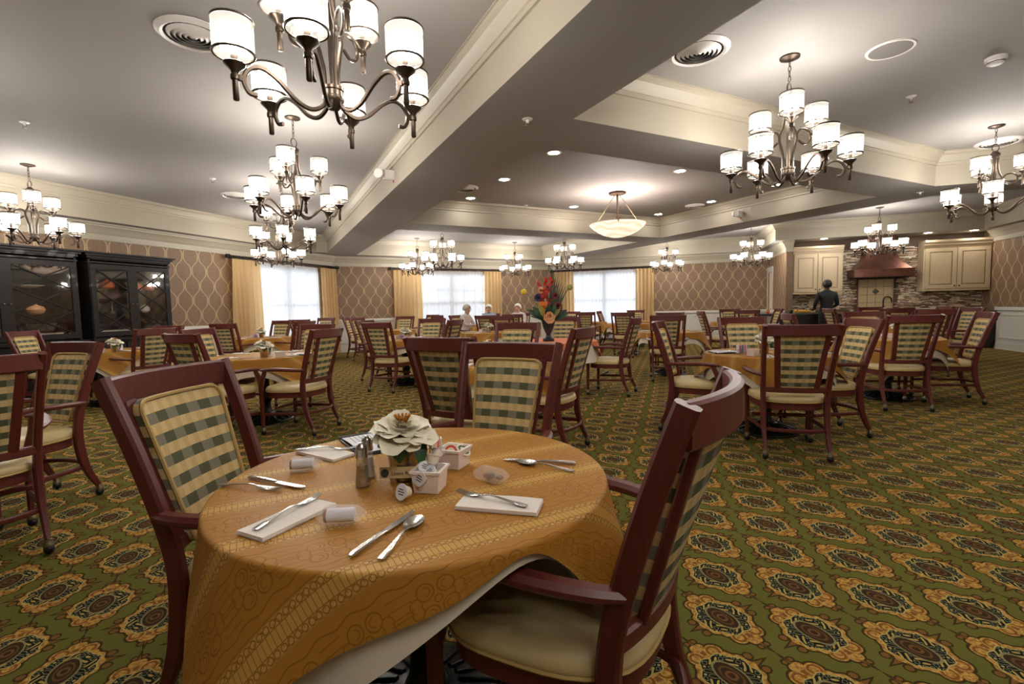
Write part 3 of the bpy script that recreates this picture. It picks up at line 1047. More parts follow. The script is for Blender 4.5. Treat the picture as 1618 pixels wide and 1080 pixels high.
# ------------------------------------------------------------------ dining chairs
def make_chair():
    """faces +y, origin on the floor under the seat"""
    t = thing('dining_chair', 'x', 'chair')
    bow = lambda x, w, d: d * (1 - (x / w) ** 2)
    cast = MB()
    cast.lathe([(.013, .082), (.016, .08), (.017, .066), (.023, .056), (.024, .044), (.018, .04)], 10)
    cast.cur = 1
    cast.ball((0, 0, .026), .026, 10, 6, (.9, 1, 1))
    cme = cast.mesh('caster', ['brass', 'rubber'])

    def rear(s):
        path = smooth_path([(s * .222, -.305, .075), (s * .222, -.262, .16), (s * .222, -.228, .27), (s * .223, -.212, .40), (s * .226, -.215, .52), (s * .233, -.245, .66), (s * .244, -.305, .86), (s * .254, -.372, 1.045)], 3)
        n = len(path)
        scl = []
        for i in range(n):
            f = i / (n - 1)
            k = .62 + .38 * min(1, f / .35) if f < .35 else 1 - .12 * (f - .35) / .65
            scl.append((k, k))
        return MB().sweep(path, rsec(.036, .054, .22), (0, 1, 0), scales=scl)

    def front(s):
        path = smooth_path([(s * .25, .235, .075), (s * .252, .235, .22), (s * .255, .232, .40), (s * .262, .226, .47), (s * .277, .195, .56), (s * .279, .165, .63), (s * .279, .158, .652)], 3)
        n = len(path)
        scl = [.68 + .32 * min(1, (i / (n - 1)) / .5) if i / (n - 1) < .6 else 1 - .25 * (i / (n - 1) - .6) / .4 for i in range(n)]
        return MB().sweep(path, rsec(.042, .046, .25), (0, 1, 0), scales=scl)

    def arm(s):
        path = smooth_path([(s * .234, -.25, .652), (s * .262, -.19, .655), (s * .292, -.08, .662), (s * .302, .05, .666), (s * .293, .14, .662), (s * .268, .205, .655)], 4)
        return MB().sweep(path, rsec(.046, .03, .35), scales=[.85 + .25 * math.sin(PI * i / 20) for i in range(21)])

    for s in (-1, 1):
        l = rear(s).build('rear_leg', 'mahogany', t)
        link('caster', cme, l, (s * .222, -.31, 0))
    for s in (-1, 1):
        l = front(s).build('front_leg', 'mahogany', t)
        link('caster', cme, l, (s * .25, .235, 0))
    for s in (-1, 1): arm(s).build('arm', 'mahogany', t)
    # seat outline
    ol = []
    for i in range(40):
        a = 2 * PI * i / 40
        ca, sa = math.cos(a), math.sin(a)
        k = (abs(ca) ** 3.2 + abs(sa) ** 3.2) ** (-1 / 3.2)
        x, y = .262 * ca * k, .005 + .245 * sa * k
        x *= 1 + .10 * (y / .25)
        if y < 0: y += -.018 * (1 - (x / .26) ** 2)
        ol.append((x, y))
    MB().prism([(x * .955, y * .955) for x, y in ol], .375, .432).build('seat_frame', 'mahogany', t)
    lev = [(.965, .43), (1.0, .438), (1.012, .452), (.995, .468), (.95, .482), (.84, .491), (.6, .497), (.3, .499)]
    cu = MB()
    vs, fs = [], []
    for k, z in lev: vs += [(x * k, y * k, z) for x, y in ol]
    n = len(ol)
    for j in range(len(lev) - 1):
        for i in range(n):
            q = (i + 1) % n; fs.append((j * n + i, j * n + q, (j + 1) * n + q, (j + 1) * n + i))
    fs.append(tuple(range((len(lev) - 1) * n, len(lev) * n)))
    cu.add(vs, fs)
    seat = cu.build('seat', 'vinyl', t, ang=60)
    MB().tube([(x * 1.0, y * 1.0, .436) for x, y in ol], .0055, 6, closed=True).build('piping', 'piping', seat)
    # back: y of the back plane as a function of height
    by = lambda z: -.245 - (z - .66) * .33 if z > .6 else -.225 - max(0, (z - .52)) * .0
    xs_ = [-.245 + .49 * i / 14 for i in range(15)]
    MB().sweep([(x, -.362 - bow(x, .25, .05), 1.003) for x in xs_], rsec(.03, .088, .2), scales=[1.] * 15).build('top_rail', 'mahogany', t)
    xs2 = [-.225 + .45 * i / 12 for i in range(13)]
    MB().sweep([(x, -.225 - bow(x, .23, .042), .538) for x in xs2], rsec(.026, .046, .25)).build('lower_rail', 'mahogany', t)

    def back_pt(x, z, off=0.):
        f = (z - .538) / (1.003 - .538)
        y0 = -.225 + f * (-.362 + .225) - bow(x, .235, .042 + .008 * f)
        return (x, y0 + off, z)
    for s in (-1, 1):
        pts = [back_pt(s * (.132 + .036 * i / 6), .552 + (.97 - .552) * i / 6, .002) for i in range(7)]
        MB().sweep(pts, rsec(.044, .022, .2), (0, 1, 0)).build('slat', 'mahogany', t)

    # front cushion
    def cushion(w0, w1, z0, z1, off, th, name, m, rad=.035, nseg=14):
        mb = MB()

        def edge(u):            # rounded quadrilateral outline param 0..1 -> (x,z)
            out = []
            return out
        loop = []
        for (sx, sz) in ((1, 1), (-1, 1), (-1, -1), (1, -1)):
            cz = (z1 - rad) if sz > 0 else (z0 + rad)
            w = (w1 if sz > 0 else w0) / 2 - rad
            a0 = {(1, 1): 0, (-1, 1): 90, (-1, -1): 180, (1, -1): 270}[(sx, sz)]
            for k in range(5):
                a = math.radians(a0 + k * 22.5)
                loop.append((sx * w + rad * math.cos(a), cz + rad * math.sin(a)))
        # densify the long edges so the panel can follow the curve of the back
        den = []
        for i in range(len(loop)):
            p, q = loop[i], loop[(i + 1) % len(loop)]
            d = math.hypot(q[0] - p[0], q[1] - p[1]); k = max(1, int(d / .05))
            for j in range(k): den.append((p[0] + (q[0] - p[0]) * j / k, p[1] + (q[1] - p[1]) * j / k))
        cx, cz = 0, (z0 + z1) / 2
        lv = [(1., 0), (1., th * .6), (.985, th * .9), (.93, th), (.65, th * 1.18), (.35, th * 1.25), (.08, th * 1.27)]
        n = len(den); vs, fs = [], []
        for k, o in lv:
            vs += [back_pt(cx + (x - cx) * k, cz + (z - cz) * k, off + o) for x, z in den]
        for j in range(len(lv) - 1):
            for i in range(n):
                q = (i + 1) % n; fs.append((j * n + i, j * n + q, (j + 1) * n + q, (j + 1) * n + i))
        fs.append(tuple(range(n))); fs.append(tuple((len(lv) - 1) * n + i for i in range(n)))
        mb.add(vs, fs)
        o = mb.build(name, m, t, ang=60)
        return o, den
    b, den = cushion(.285, .35, .52, .968, .010, .028, 'backrest', 'plaid')
    MB().tube([back_pt(x * .992, .7435 + (z - .7435) * .996, .038) for x, z in den], .0065, 6, closed=True, up=(0, 1, 0)).build('piping', 'piping', b)
    # rear fabric inset between the slats
    mb = MB()
    mb.grid(lambda u, v: back_pt((u - .5) * (.235 + .072 * v), .552 + .42 * v, -.004), 8, 6)
    mb.build('rear_panel', 'plaid', t)
    # bent hoop stretcher and cross bars
    hp = [(-.248, .225, .205), (-.24, .05, .215), (-.222, -.20, .222), (-.15, -.275, .224), (0, -.30, .225), (.15, -.275, .224), (.222, -.20, .222), (.24, .05, .215), (.248, .225, .205)]
    MB().sweep(smooth_path(hp, 4), rsec(.02, .03, .35)).build('stretcher', 'mahogany', t)
    MB().sweep([(-.24, .09, .27), (.24, .09, .27)], rsec(.022, .028, .3)).build('cross_bar', 'mahogany', t)
    return t


chair0 = make_chair()
N_CH = [0]


def chair(x, y, deg, label, group='mahogany dining chairs'):
    o = chair0 if N_CH[0] == 0 else copy_tree(chair0)
    N_CH[0] += 1
    return put(o, (x, y, 0), math.radians(deg), label, group)


# ------------------------------------------------------------------ tables and cloths
TR, TZ = .515, .735


def make_table():
    t = thing('dining_table', 'x', 'table')
    MB().lathe([(TR - .015, TZ - .03), (TR, TZ - .022), (TR, TZ - .006), (TR - .01, TZ)], 48).build('table_top', 'walnut', t)
    b = MB().lathe([(.275, 0), (.28, .012), (.272, .025), (.25, .034), (.235, .034), (.215, .05), (.16, .066), (.11, .078), (.075, .1)], 40)
    base = b.build('pedestal_base', 'black_iron', t)
    for k in range(20):
        a = k * PI / 10
        MB().sweep([(.10 * math.cos(a), .10 * math.sin(a), .088), (.19 * math.cos(a), .19 * math.sin(a), .062), (.262 * math.cos(a), .262 * math.sin(a), .034)], rsec(.014, .012)).build('rib', 'black_iron', base)
    MB().lathe([(.07, .09), (.05, .13), (.044, .2), (.06, .235), (.068, .26), (.06, .285), (.042, .32), (.04, .45), (.044, .6), (.07, .66), (.10, .70)], 20).build('column', 'black_iron', t)
    sp = MB()
    for k in range(4):
        a = k * PI / 2 + .4
        sp.box((.15 * math.cos(a), .15 * math.sin(a), .698), (.3, .05, .012), a)
    sp.build('spider', 'black_iron', t, smooth=False)
    return t


def rowpos(v, L, gap):
    """rows of a cloth: evenly over the flat top, a few round the rim, the rest down the skirt"""
    Rr = TR + gap
    end = Rr + .012 * PI / 2
    if L <= end + .004: L = end + .004
    if v <= .27: return Rr * v / .27
    if v <= .46: return Rr + (end - Rr) * (v - .27) / .19
    return end + (L - end) * (v - .46) / .54


def cloth_mesh(name, half, mat, z, gap, flare, seed, rows=22, segs=144, fold=.035, square=True, turn=0., lift=None):
    """a square cloth lying on the round top with its corners hanging"""
    r = random.Random(seed)
    ph = r.uniform(0, 6.28)

    def fn(u, v):
        a = 2 * PI * u
        L = half / max(abs(math.cos(a)), abs(math.sin(a))) if square else half
        # soften the corners a little
        L = min(L, half * 1.405)
        if lift:                # a chair arm holds the hem up here
            da = (math.degrees(a) - lift[0] + 180) % 360 - 180
            L = L - max(0, L - (TR + .03)) * .9 * math.exp(-(da / lift[1]) ** 2)
        s = rowpos(v, L, gap)
        corner = abs(math.sin(2 * a)) ** 3
        Rr = TR + gap
        if s <= Rr:
            return (s * math.cos(a), s * math.sin(a), z)
        d = s - Rr
        rr = .012               # round over the rim
        if d < rr * PI / 2:
            k = d / rr
            rad, zz = Rr + rr * math.sin(k), z - rr * (1 - math.cos(k))
        else:
            e = d - rr * PI / 2
            f1 = fold * e * (1.05 + math.sin(8 * a + ph) * .55 + math.sin(12 * a + ph * 2) * .5)
            rad = Rr + rr + e * flare * (.35 + .65 * corner) + f1
            zz = z - rr - e * (1 - .5 * (flare * corner) ** 2)
        return (rad * math.cos(a), rad * math.sin(a), zz)

    def uvf(u, v):
        a = 2 * PI * u
        L = min(half / max(abs(math.cos(a)), abs(math.sin(a))), half * 1.405) if square else half
        a += math.radians(turn)
        q_ = rowpos(v, L, gap)
        return (q_ * math.cos(a), q_ * math.sin(a))
    return MB().grid(fn, segs, rows, True, uvf).mesh(name, mat, ang=80)


table0 = make_table()
gold_me = cloth_mesh('gold_tablecloth', .63, 'gold_damask', TZ + .009, .016, .34, 3, turn=-12)
gold_front = cloth_mesh('gold_tablecloth_front', .63, 'gold_damask', TZ + .009, .016, .34, 3, turn=-12, lift=(-38 - 35, 15))
white_front = cloth_mesh('white_tablecloth_front', .70, 'white_cloth', TZ + .004, .003, .04, 9, fold=.025, lift=(-36 - 38, 22))
white_me = cloth_mesh('white_tablecloth', .70, 'white_cloth', TZ + .004, .003, .04, 9, fold=.025)
N_T = [0]
TOPZ = TZ + .0105


def table(x, y, deg, where, cloth=True):
    o = table0 if N_T[0] == 0 else copy_tree(table0)
    N_T[0] += 1
    put(o, (x, y, 0), math.radians(deg), 'round iron-based table %s' % where, 'round dining tables')
    if cloth:
        c = link('white_tablecloth', white_front if 'front' in where and N_T[0] == 1 else white_me, None, (x, y, 0), math.radians(deg + 3))
        tag(c, 'white under-cloth of the table %s' % where, 'tablecloth', 'white under-cloths')
        c = link('gold_tablecloth', gold_front if 'front' in where and N_T[0] == 1 else gold_me, None, (x, y, 0), math.radians(deg))
        tag(c, 'gold damask cloth on the table %s' % where, 'tablecloth', 'gold damask cloths')


TABLES = dict(
    T1=(-.70, 1.235, 35, 'at the very front'),
    T0=(-4.12, 1.2, 10, 'cut off at the left edge'),
    T2=(-4.37, 4.33, 30, 'left of centre with its iron base showing'),
    T3=(-7.42, 4.68, 15, 'in front of the china cabinets'),
    T4=(-7.5, 7.4, 40, 'nearest the left window'),
    T4b=(-8.4, 9.98, 20, 'in the corner right of the left window'),
    T5=(-4.15, 7.05, 35, 'behind the front flower vase, midway back'),
    T5b=(-6.35, 10.2, 10, 'by the white panelling of the far corner wall'),
    T7=(-1.55, 4.10, 25, 'directly behind the front table'),
    T12=(-3.4, 8.95, 45, 'between the midway table and the seated diners'),
    T10=(-4.28, 11.5, 20, 'where the grey-haired diner sits'),
    T10b=(-3.85, 12.6, 20, 'where the white-haired diners sit'),
    T13=(-2.28, 14.1, 10, 'under the right window'),
    T14=(-1.0, 12.5, 30, 'right of the flower arrangement by the right window'),
    T19=(-1.0, 14.6, 15, 'small and far under the right window'),
    T8=(.86, 5.05, 40, 'right of centre behind the front right chair'),
    T9=(2.55, 7.1, 20, 'at the right with two chairs in front'),
    T11=(0.0, 8.85, 35, 'behind the right-of-centre table'),
    T16=(1.65, 11.4, 15, 'near the doorway wall'),
    T17=(1.5, 13.15, 30, 'farthest towards the doorway'),
    T15=(3.85, 10.12, 25, 'at the far right before the kitchen counter'),
    T18=(4.22, 12.0, 10, 'just in front of the copper hood'),
)
for k, (x, y, a, w) in TABLES.items(): table(x, y, a, w)

CHAIRS = [
    (-1.20, 1.25, 284, 'plaid-backed armchair at the left of the front table, its front showing'),
    (-0.27, 1.22, 76, 'large armchair in the right foreground, seen from behind with its curved top rail'),
    (-0.80, 1.90, 172, 'plaid armchair on the far side of the front table, facing the viewer'),
    (-3.42, 1.45, 72, 'armchair cut by the left edge, seen from behind'),
    (-3.94, 1.90, 180, 'plaid armchair at the left, facing left with its front caster legs clear'),
    (-4.23, 3.66, 352, 'armchair seen from behind at the near side of the left-of-centre table'),
    (-3.66, 4.05, 96, 'armchair at the right side of the left-of-centre table, seen side on'),
    (-5.07, 4.47, 280, 'plaid armchair at the left side of the left-of-centre table'),
    (-4.65, 5.25, 186, 'plaid armchair on the far side of the left-of-centre table'),
    (-7.90, 4.30, 297, 'armchair at the left side of the china-cabinet table'),
    (-6.82, 4.67, 86, 'armchair seen from behind at the right of the china-cabinet table'),
    (-7.52, 5.30, 191, 'armchair between the china-cabinet table and the cabinet'),
    (-7.47, 6.86, 7, 'armchair seen from behind at the near side of the left window table'),
    (-6.90, 7.50, 90, 'armchair at the right side of the left window table'),
    (-7.89, 7.97, 177, 'armchair with its back to the left window at the window table'),
    (-8.13, 9.44, 8, 'armchair seen from behind at the near side of the window corner table'),
    (-8.80, 10.55, 182, 'armchair against the curtain corner right of the left window'),
    (-4.03, 6.47, 353, 'armchair seen from behind at the near side of the midway table'),
    (-4.14, 7.67, 183, 'plaid armchair on the far side of the midway table'),
    (-3.57, 6.98, 90, 'armchair at the right side of the midway table, turned left'),
    (-4.78, 7.37, 270, 'armchair at the left side of the midway table, turned right'),
    (-6.99, 10.17, 263, 'plaid armchair at the left of the panelling table, turned right'),
    (-7.71, 10.89, 270, 'leftmost far armchair in front of the white panelling, turned right'),
    (-6.61, 10.93, 183, 'armchair with its back to the middle window curtain'),
    (-1.31, 3.08, 351, 'armchair seen from behind between the front table and the table behind'),
    (-1.03, 4.00, 81, 'armchair turned left at the right side of the table behind the front one'),
    (-1.66, 4.84, 175, 'plaid armchair facing the viewer at the far side of the second table'),
    (-0.80, 6.78, 82, 'armchair turned left beside the coral-clothed flower table, standing clear'),
    (-1.65, 7.50, 182, 'plaid armchair behind the flower table, right of the urn'),
    (-3.35, 9.85, 5, "armchair seen from behind just in front of the diners' tables"),
    (-4.05, 10.85, -2, "armchair seen from behind at the near side of the grey-haired diner's table"),
    (-3.77, 11.90, 4, 'armchair seen from behind in front of the white-haired diner'),
    (-4.96, 11.50, 262, 'armchair in which the grey-haired diner sits'),
    (-5.00, 13.20, 190, 'armchair in which the far white-haired diner sits'),
    (-4.12, 13.24, 182, 'armchair in which the nearer white-haired diner sits'),
    (-7.00, 13.00, 160, 'small far armchair at the left of the middle window sheers'),
    (-6.05, 12.60, 335, 'small far armchair second from left before the middle window'),
    (-2.14, 13.40, 355, 'far armchair seen from behind left of centre under the right window'),
    (-2.90, 14.65, 185, 'far armchair at the left curtain of the right window'),
    (-1.04, 11.75, 0, 'armchair seen from behind at the near side of the right window table'),
    (-1.65, 14.50, 266, 'armchair edge-on at the left of the small table under the right window'),
    (-1.02, 15.30, 182, 'far armchair with its back to the right window, beside its right curtain'),
    (0.91, 4.45, 3, 'armchair seen squarely from behind, right of centre'),
    (0.85, 5.85, 190, 'plaid armchair facing the viewer behind the right-of-centre table'),
    (0.25, 5.02, 262, 'armchair turned right at the left side of the right-of-centre table'),
    (1.32, 5.12, 104, 'plaid armchair turned left at the right side of the right-of-centre table'),
    (2.41, 6.56, 7, 'armchair seen from behind at the near side of the right table'),
    (3.10, 7.07, 82, 'rightmost armchair, turned left at the right table'),
    (2.65, 7.93, 178, 'armchair facing the viewer at the far side of the right table'),
    (1.93, 7.75, 275, 'armchair edge-on at the left of the right table'),
    (-0.05, 8.20, 2, 'armchair seen from behind in front of the right-of-centre far table'),
    (-0.01, 9.75, 180, 'armchair on the far side of the table behind the right-of-centre one'),
    (0.98, 11.40, 281, 'armchair turned right at the left of the doorway wall table'),
    (1.56, 13.95, 187, 'plaid armchair facing the viewer near the doorway wall'),
    (1.66, 12.40, 356, 'armchair seen from behind at the farthest doorway table'),
    (2.14, 13.20, 96, 'armchair turned left beside the doorway casing'),
    (3.52, 11.85, 279, 'armchair edge-on left of the table by the copper hood'),
    (4.36, 12.68, 187, 'armchair with its back to the kitchen counter under the faucet'),
    (4.03, 11.33, 10, 'armchair seen from behind at the near side of the copper hood table'),
    (4.90, 12.00, 94, 'armchair at the right of the table by the copper hood'),
    (3.81, 9.40, 4, 'armchair seen from behind at the near side of the far right table'),
    (4.53, 10.25, 100, 'plaid armchair turned left at the far right table'),
]
for x, y, a, lab in CHAIRS:
    if lab: chair(x, y, a, lab)


# ------------------------------------------------------------------ flower table
FX, FY = -1.5, 6.65
o = copy_tree(table0); put(o, (FX, FY, 0), .2, 'round pedestal table under the white and coral cloths with the tall flowers', 'round dining tables')
c = link('white_tablecloth', cloth_mesh('flower_white_cloth', .80, 'white_cloth', TZ + .004, .003, .16, 21, fold=.05, square=False), None, (FX, FY, 0), .2)
tag(c, 'round white cloth hanging round the flower table', 'tablecloth')
c = link('coral_tablecloth', cloth_mesh('coral_cloth', .56, 'coral_cloth', TZ + .009, .022, .25, 5), None, (FX, FY, 0), math.radians(50))
tag(c, 'coral square topper on the flower table', 'tablecloth')
UX, UY = -1.60, 6.52
t = thing('flower_arrangement', 'tall arrangement of red, orange and yellow flowers in a dark urn', 'flower arrangement', (UX, UY, TOPZ + .001))
MB().lathe([(.075, 0), (.08, .008), (.078, .03), (.05, .045), (.032, .07), (.032, .095), (.05, .13), (.075, .19), (.09, .25), (.094, .28), (.104, .285), (.104, .295), (.088, .295), (.082, .27)], 24, cap=True).build('urn', 'urn', t)


def leaf(mb, base, tip, w, bend=.03, up=(0, 0, 1), n=6):
    b, e = Vector(base), Vector(tip)
    d = e - b
    side = d.cross(Vector(up))
    if side.length < 1e-5: side = d.cross(Vector((1, 0, 0)))
    side.normalize()
    nn = side.cross(d).normalized()
    vs, fs = [], []
    for i in range(n + 1):
        f = i / n
        ww = w * math.sin(PI * min(1, f * .92 + .06)) ** .8
        c = b + d * f + nn * (bend * math.sin(PI * f))
        vs += [c - side * ww + nn * ww * .25, c, c + side * ww + nn * ww * .25]
    for i in range(n):
        for k in (0, 1): fs.append((i * 3 + k, i * 3 + k + 1, (i + 1) * 3 + k + 1, (i + 1) * 3 + k))
    mb.add(vs, fs)
    return mb


def petal_flower(mb, c, nrm, r, layers, n, cup=.5, seed=0):
    """overlapping rounded petals round an axis"""
    rg = random.Random(seed)
    nrm = Vector(nrm).normalized()
    a = nrm.orthogonal().normalized(); b = nrm.cross(a)
    for L in range(layers):
        f = 1 - L / (layers + .6)
        rise = .12 + (cup * 1.45 - .12) * L / max(1, layers - 1) if layers > 1 else cup
        for k in range(n):
            th = 2 * PI * (k + .5 * L) / n + rg.uniform(-.12, .12)
            d = a * math.cos(th) + b * math.sin(th)
            s = nrm.cross(d)
            rr = r * f * rg.uniform(.8, 1.12); rise += rg.uniform(-.12, .12)
            vs, fs = [], []
            for i in range(5):
                q = i / 4
                w = rr * (.62 if n < 9 else .44 if n < 12 else .34) * math.sin(PI * min(1, q * .72 + .14)) ** .9
                p = Vector(c) + d * (rr * q * math.cos(rise)) + nrm * (rr * (q ** 1.4) * math.sin(rise) + .06 * r * L) - nrm * (.12 * rr * max(0, q - .75) * 4)
                curl = .18 * w
                vs += [p - s * w + nrm * curl, p - s * w * .5, p + s * w * .5, p + s * w + nrm * curl]
            for i in range(4):
                for j in range(3): fs.append((i * 4 + j, i * 4 + j + 1, (i + 1) * 4 + j + 1, (i + 1) * 4 + j))
            mb.add(vs, fs)
    return mb


rg = random.Random(11)
camd = Vector((.23, -.97, .1))
vw = Vector((0.97, .23, 0))                 # roughly sideways as seen from the room entrance


def at_ur(sx, z, dep=0.): return Vector((vw.x * sx + camd.x * dep, vw.y * sx + camd.y * dep, z))


for sx, z, h in [(-.02, .84, .22), (-.10, .80, .26), (.05, .86, .2), (.10, .74, .2), (-.06, .66, .2), (.03, .60, .18), (.0, .73, .18)]:
    st = MB().tube([(0, 0, .26), tuple(at_ur(sx * .6, z * .6)), tuple(at_ur(sx, z))], .006, 5).build('stem', 'stem', t)
    fl_ = MB()
    for k in range(7):
        p = at_ur(sx + rg.uniform(-.03, .03), z - k * h / 7, rg.uniform(-.03, .04))
        petal_flower(fl_, p, (rg.uniform(-.6, .6), -.8, .5), .028, 2, 5, .7, k)
    fl_.build('red_flower_spike', 'petal_red', t)
for p, nrm, r, ly_, n, m, nm in [((-.055, .45, .08), camd, .088, 4, 12, 'petal_orange', 'orange_dahlia'), ((.02, .345, .10), camd, .095, 3, 7, 'petal_peach', 'peach_rose'), ((.13, .47, .07), camd, .07, 3, 8, 'petal_maroon', 'maroon_flower'),
                            ((-.13, .60, .03), camd, .055, 2, 6, 'petal_purple', 'purple_iris'), ((-.09, .70, .02), camd, .05, 2, 6, 'petal_peach', 'peach_flower'), ((.10, .62, .05), camd, .05, 2, 6, 'petal_maroon', 'maroon_flower')]:
    fb = MB(); petal_flower(fb, at_ur(*p), nrm, r, ly_, n, .8, int(r * 1000)); fb.build(nm, m, t)
for sx, z, m in [(-.33, .68, 'petal_yellow'), (.30, .73, 'leaf_yellow')]:
    MB().tube(smooth_path([(0, 0, .27), tuple(at_ur(sx * .5, .52)), tuple(at_ur(sx, z))], 5), .0035, 5).build('wire_stem', 'stem', t)
    MB().ball(at_ur(sx, z), .042, 12, 8).build('billy_button', m, t)
for k in range(16):
    a = 2 * PI * k / 16
    sx = math.cos(a) * .23 + rg.uniform(-.05, .05)
    z = .36 + abs(math.sin(a)) * .16
    lb = MB(); leaf(lb, at_ur(sx * .15, .30, math.sin(a) * .05), at_ur(sx, z, math.sin(a) * .12), .042, .03, tuple(camd)); lb.build('leaf', ['leaf_green', 'leaf_dark', 'leaf_yellow'][k % 3], t)
for k in range(9):
    sx = .03 + k * .024; z = .98 - k * .035
    lb = MB(); leaf(lb, at_ur(sx * .3, .3), at_ur(sx + .04, z), .012, .04, tuple(camd)); lb.build('blade_leaf', ['leaf_dark', 'stem'][k % 2], t)
for k in range(3):
    lb = MB(); leaf(lb, at_ur(-.05, .33), at_ur(-.24 - .03 * k, .34 + .05 * k), .03, .05, tuple(camd)); lb.build('drooping_leaf', 'leaf_green', t)

# ------------------------------------------------------------------ table things
Z0 = TOPZ


def mk_fork():
    p = smooth_path([(-.10, 0, .003), (-.06, 0, .006), (0, 0, .011), (.03, 0, .006), (.055, 0, .004)], 4)
    n = len(p)
    w = [1.3, 1.5, 1.5, 1.3, 1.0, .85, .7, .6, .5, .5, .5, .6, .9, 1.4, 1.8, 1.9, 1.9]
    mb = MB().sweep(p, rsec(.011, .0026, .4), scales=[(w[min(i, 16)], 1.) for i in range(n)])
    for k in range(4):
        y = -.0088 + k * .00587
        mb.sweep(smooth_path([(.05, y, .004), (.075, y, .003), (.10, y * .95, .008)], 3), rsec(.0034, .0022, .4))
    return mb


def mk_knife():
    mb = MB().sweep([(-.11, 0, .004), (-.1, 0, .005), (-.03, 0, .006), (0, 0, .005)], rsec(.013, .006, .4), scales=[.8, 1.2, 1., .8])
    ol = [(0, -.006), (.03, -.009), (.09, -.009), (.108, -.003), (.112, .005), (.1, .007), (0, .007)]
    mb.prism(ol, .0025, .005)
    return mb


def mk_spoon():
    mb = MB().sweep(smooth_path([(-.10, 0, .003), (-.05, 0, .006), (.0, 0, .010), (.03, 0, .006)], 4), rsec(.011, .0028, .4), scales=[(1.3, 1), (1.4, 1), (1.3, 1), (1.1, 1), (.9, 1), (.8, 1), (.7, 1), (.6, 1), (.5, 1), (.5, 1), (.5, 1), (.5, 1), (.6, 1)])
    mb.grid(lambda u, v: (.055 + .034 * v * math.cos(2 * PI * u), .021 * v * math.sin(2 * PI * u), .0015 + .007 * v * v), 20, 5, True)
    mb.grid(lambda u, v: (.055 + .034 * v * math.cos(2 * PI * u), .021 * v * math.sin(2 * PI * u), .0005 + .0072 * v * v), 20, 5, True)
    return mb


def mk_napkin(L=.20, W=.085):
    mb = MB()
    for k in range(3):
        mb.grid(lambda u, v: ((u - .5) * L * (1 - .01 * k), (v - .5) * W * (1 - .02 * k) + .002 * k, .002 + .0028 * k + .001 * math.sin(7 * u + 3 * v)), 8, 5)
        mb.grid(lambda u, v: ((u - .5) * L * (1 - .01 * k), (v - .5) * W * (1 - .02 * k) + .002 * k, .0 + .0028 * k), 8, 5)
    mb.bx(-L / 2 * .985, L / 2 * .985, -W / 2 * .97, W / 2 * .97, .0005, .0085)
    return mb


fork_me, knife_me, spoon_me = mk_fork().mesh('fork', 'steel'), mk_knife().mesh('table_knife', 'steel'), mk_spoon().mesh('spoon', 'steel')
napkin_me = mk_napkin().mesh('napkin', 'napkin', ang=30)


def lay(name, me, a, b, z, label, cat, group, flip=False, at=.5):
    """place along the line a->b (handle end first)"""
    a, b = Vector(a), Vector(b)
    c = a + (b - a) * at
    o = link(name, me, None, (c.x, c.y, z), math.atan2(b.y - a.y, b.x - a.x))
    tag(o, label, cat, group)
    return o


lay('napkin', napkin_me, (-.845, .775), (-.815, .965), Z0, 'folded white napkin under the fork at the left front of the front table', 'napkin', 'folded napkins')
lay('napkin', napkin_me, (-.485, 1.062), (-.295, 1.075), Z0, 'folded white napkin at the right front of the front table', 'napkin', 'folded napkins')
lay('napkin', napkin_me, (-1.19, 1.34), (-1.0, 1.29), Z0, 'folded white napkin beside the menu on the front table', 'napkin', 'folded napkins')
lay('fork', fork_me, (-.847, .785), (-.845, .99), Z0 + .009, 'fork on the left front napkin of the front table', 'fork', 'forks')
lay('fork', fork_me, (-.315, 1.055), (-.515, 1.10), Z0 + .009, 'fork on the right front napkin of the front table', 'fork', 'forks')
lay('fork', fork_me, (-1.185, 1.31), (-1.03, 1.36), Z0 + .009, 'fork on the napkin beside the menu', 'fork', 'forks')
lay('fork', fork_me, (-1.16, 1.0), (-1.02, 1.012), Z0, 'fork lying at the left rim of the front table', 'fork', 'forks')
lay('table_knife', knife_me, (-.585, .775), (-.573, .965), Z0, 'table knife next to the spoon at the front of the front table', 'knife', 'table knives')
lay('table_knife', knife_me, (-1.15, 1.067), (-.945, 1.04), Z0, 'table knife at the left rim of the front table', 'knife', 'table knives')
lay('table_knife', knife_me, (-.28, 1.417), (-.48, 1.40), Z0, 'table knife at the right rim of the front table', 'knife', 'table knives')
lay('spoon', spoon_me, (-.527, .80), (-.54, .935), Z0, 'teaspoon next to the knife at the front of the front table', 'spoon', 'spoons')
lay('spoon', spoon_me, (-.295, 1.356), (-.425, 1.385), Z0, 'teaspoon at the right rim of the front table', 'spoon', 'spoons')


# cellophane-wrapped rolls
def packet(x, y, rz, label, core):
    t = thing('wrapped_packet', label, 'packet', (x, y, Z0), rz, 'cellophane packets')
    rr = random.Random(int(x * 1000) % 99)

    def fn(u, v):
        a = 2 * PI * u
        q = v - .5
        r = .024 * (1 - (abs(q) * 2) ** 4 * .75) * (1 + .13 * math.sin(5 * a + 9 * v))
        w = 1.3 if abs(q) > .36 else 1
        return (q * .11, r * math.cos(a) * w, max(.001, .021 + r * .85 * math.sin(a) * (.5 if abs(q) > .4 else 1)))
    MB().grid(fn, 12, 12, True).build('cellophane', 'cellophane', t, ang=20)
    if core == 'roll':
        MB().tube([(-.03, 0, .02), (.03, 0, .02)], .0155, 12).build('roll', 'paper', t)
        MB().tube([(-.036, 0, .02), (-.0305, 0, .02)], .0145, 12).build('biscuit', 'cookie', t)
    else:
        for k in range(5):
            MB().ball((rr.uniform(-.03, .03), rr.uniform(-.012, .012), .012 + rr.uniform(0, .012)), .011, 8, 5, (1.1, .9, .7)).build('cracker', 'cookie' if k % 2 else 'pepper', t)


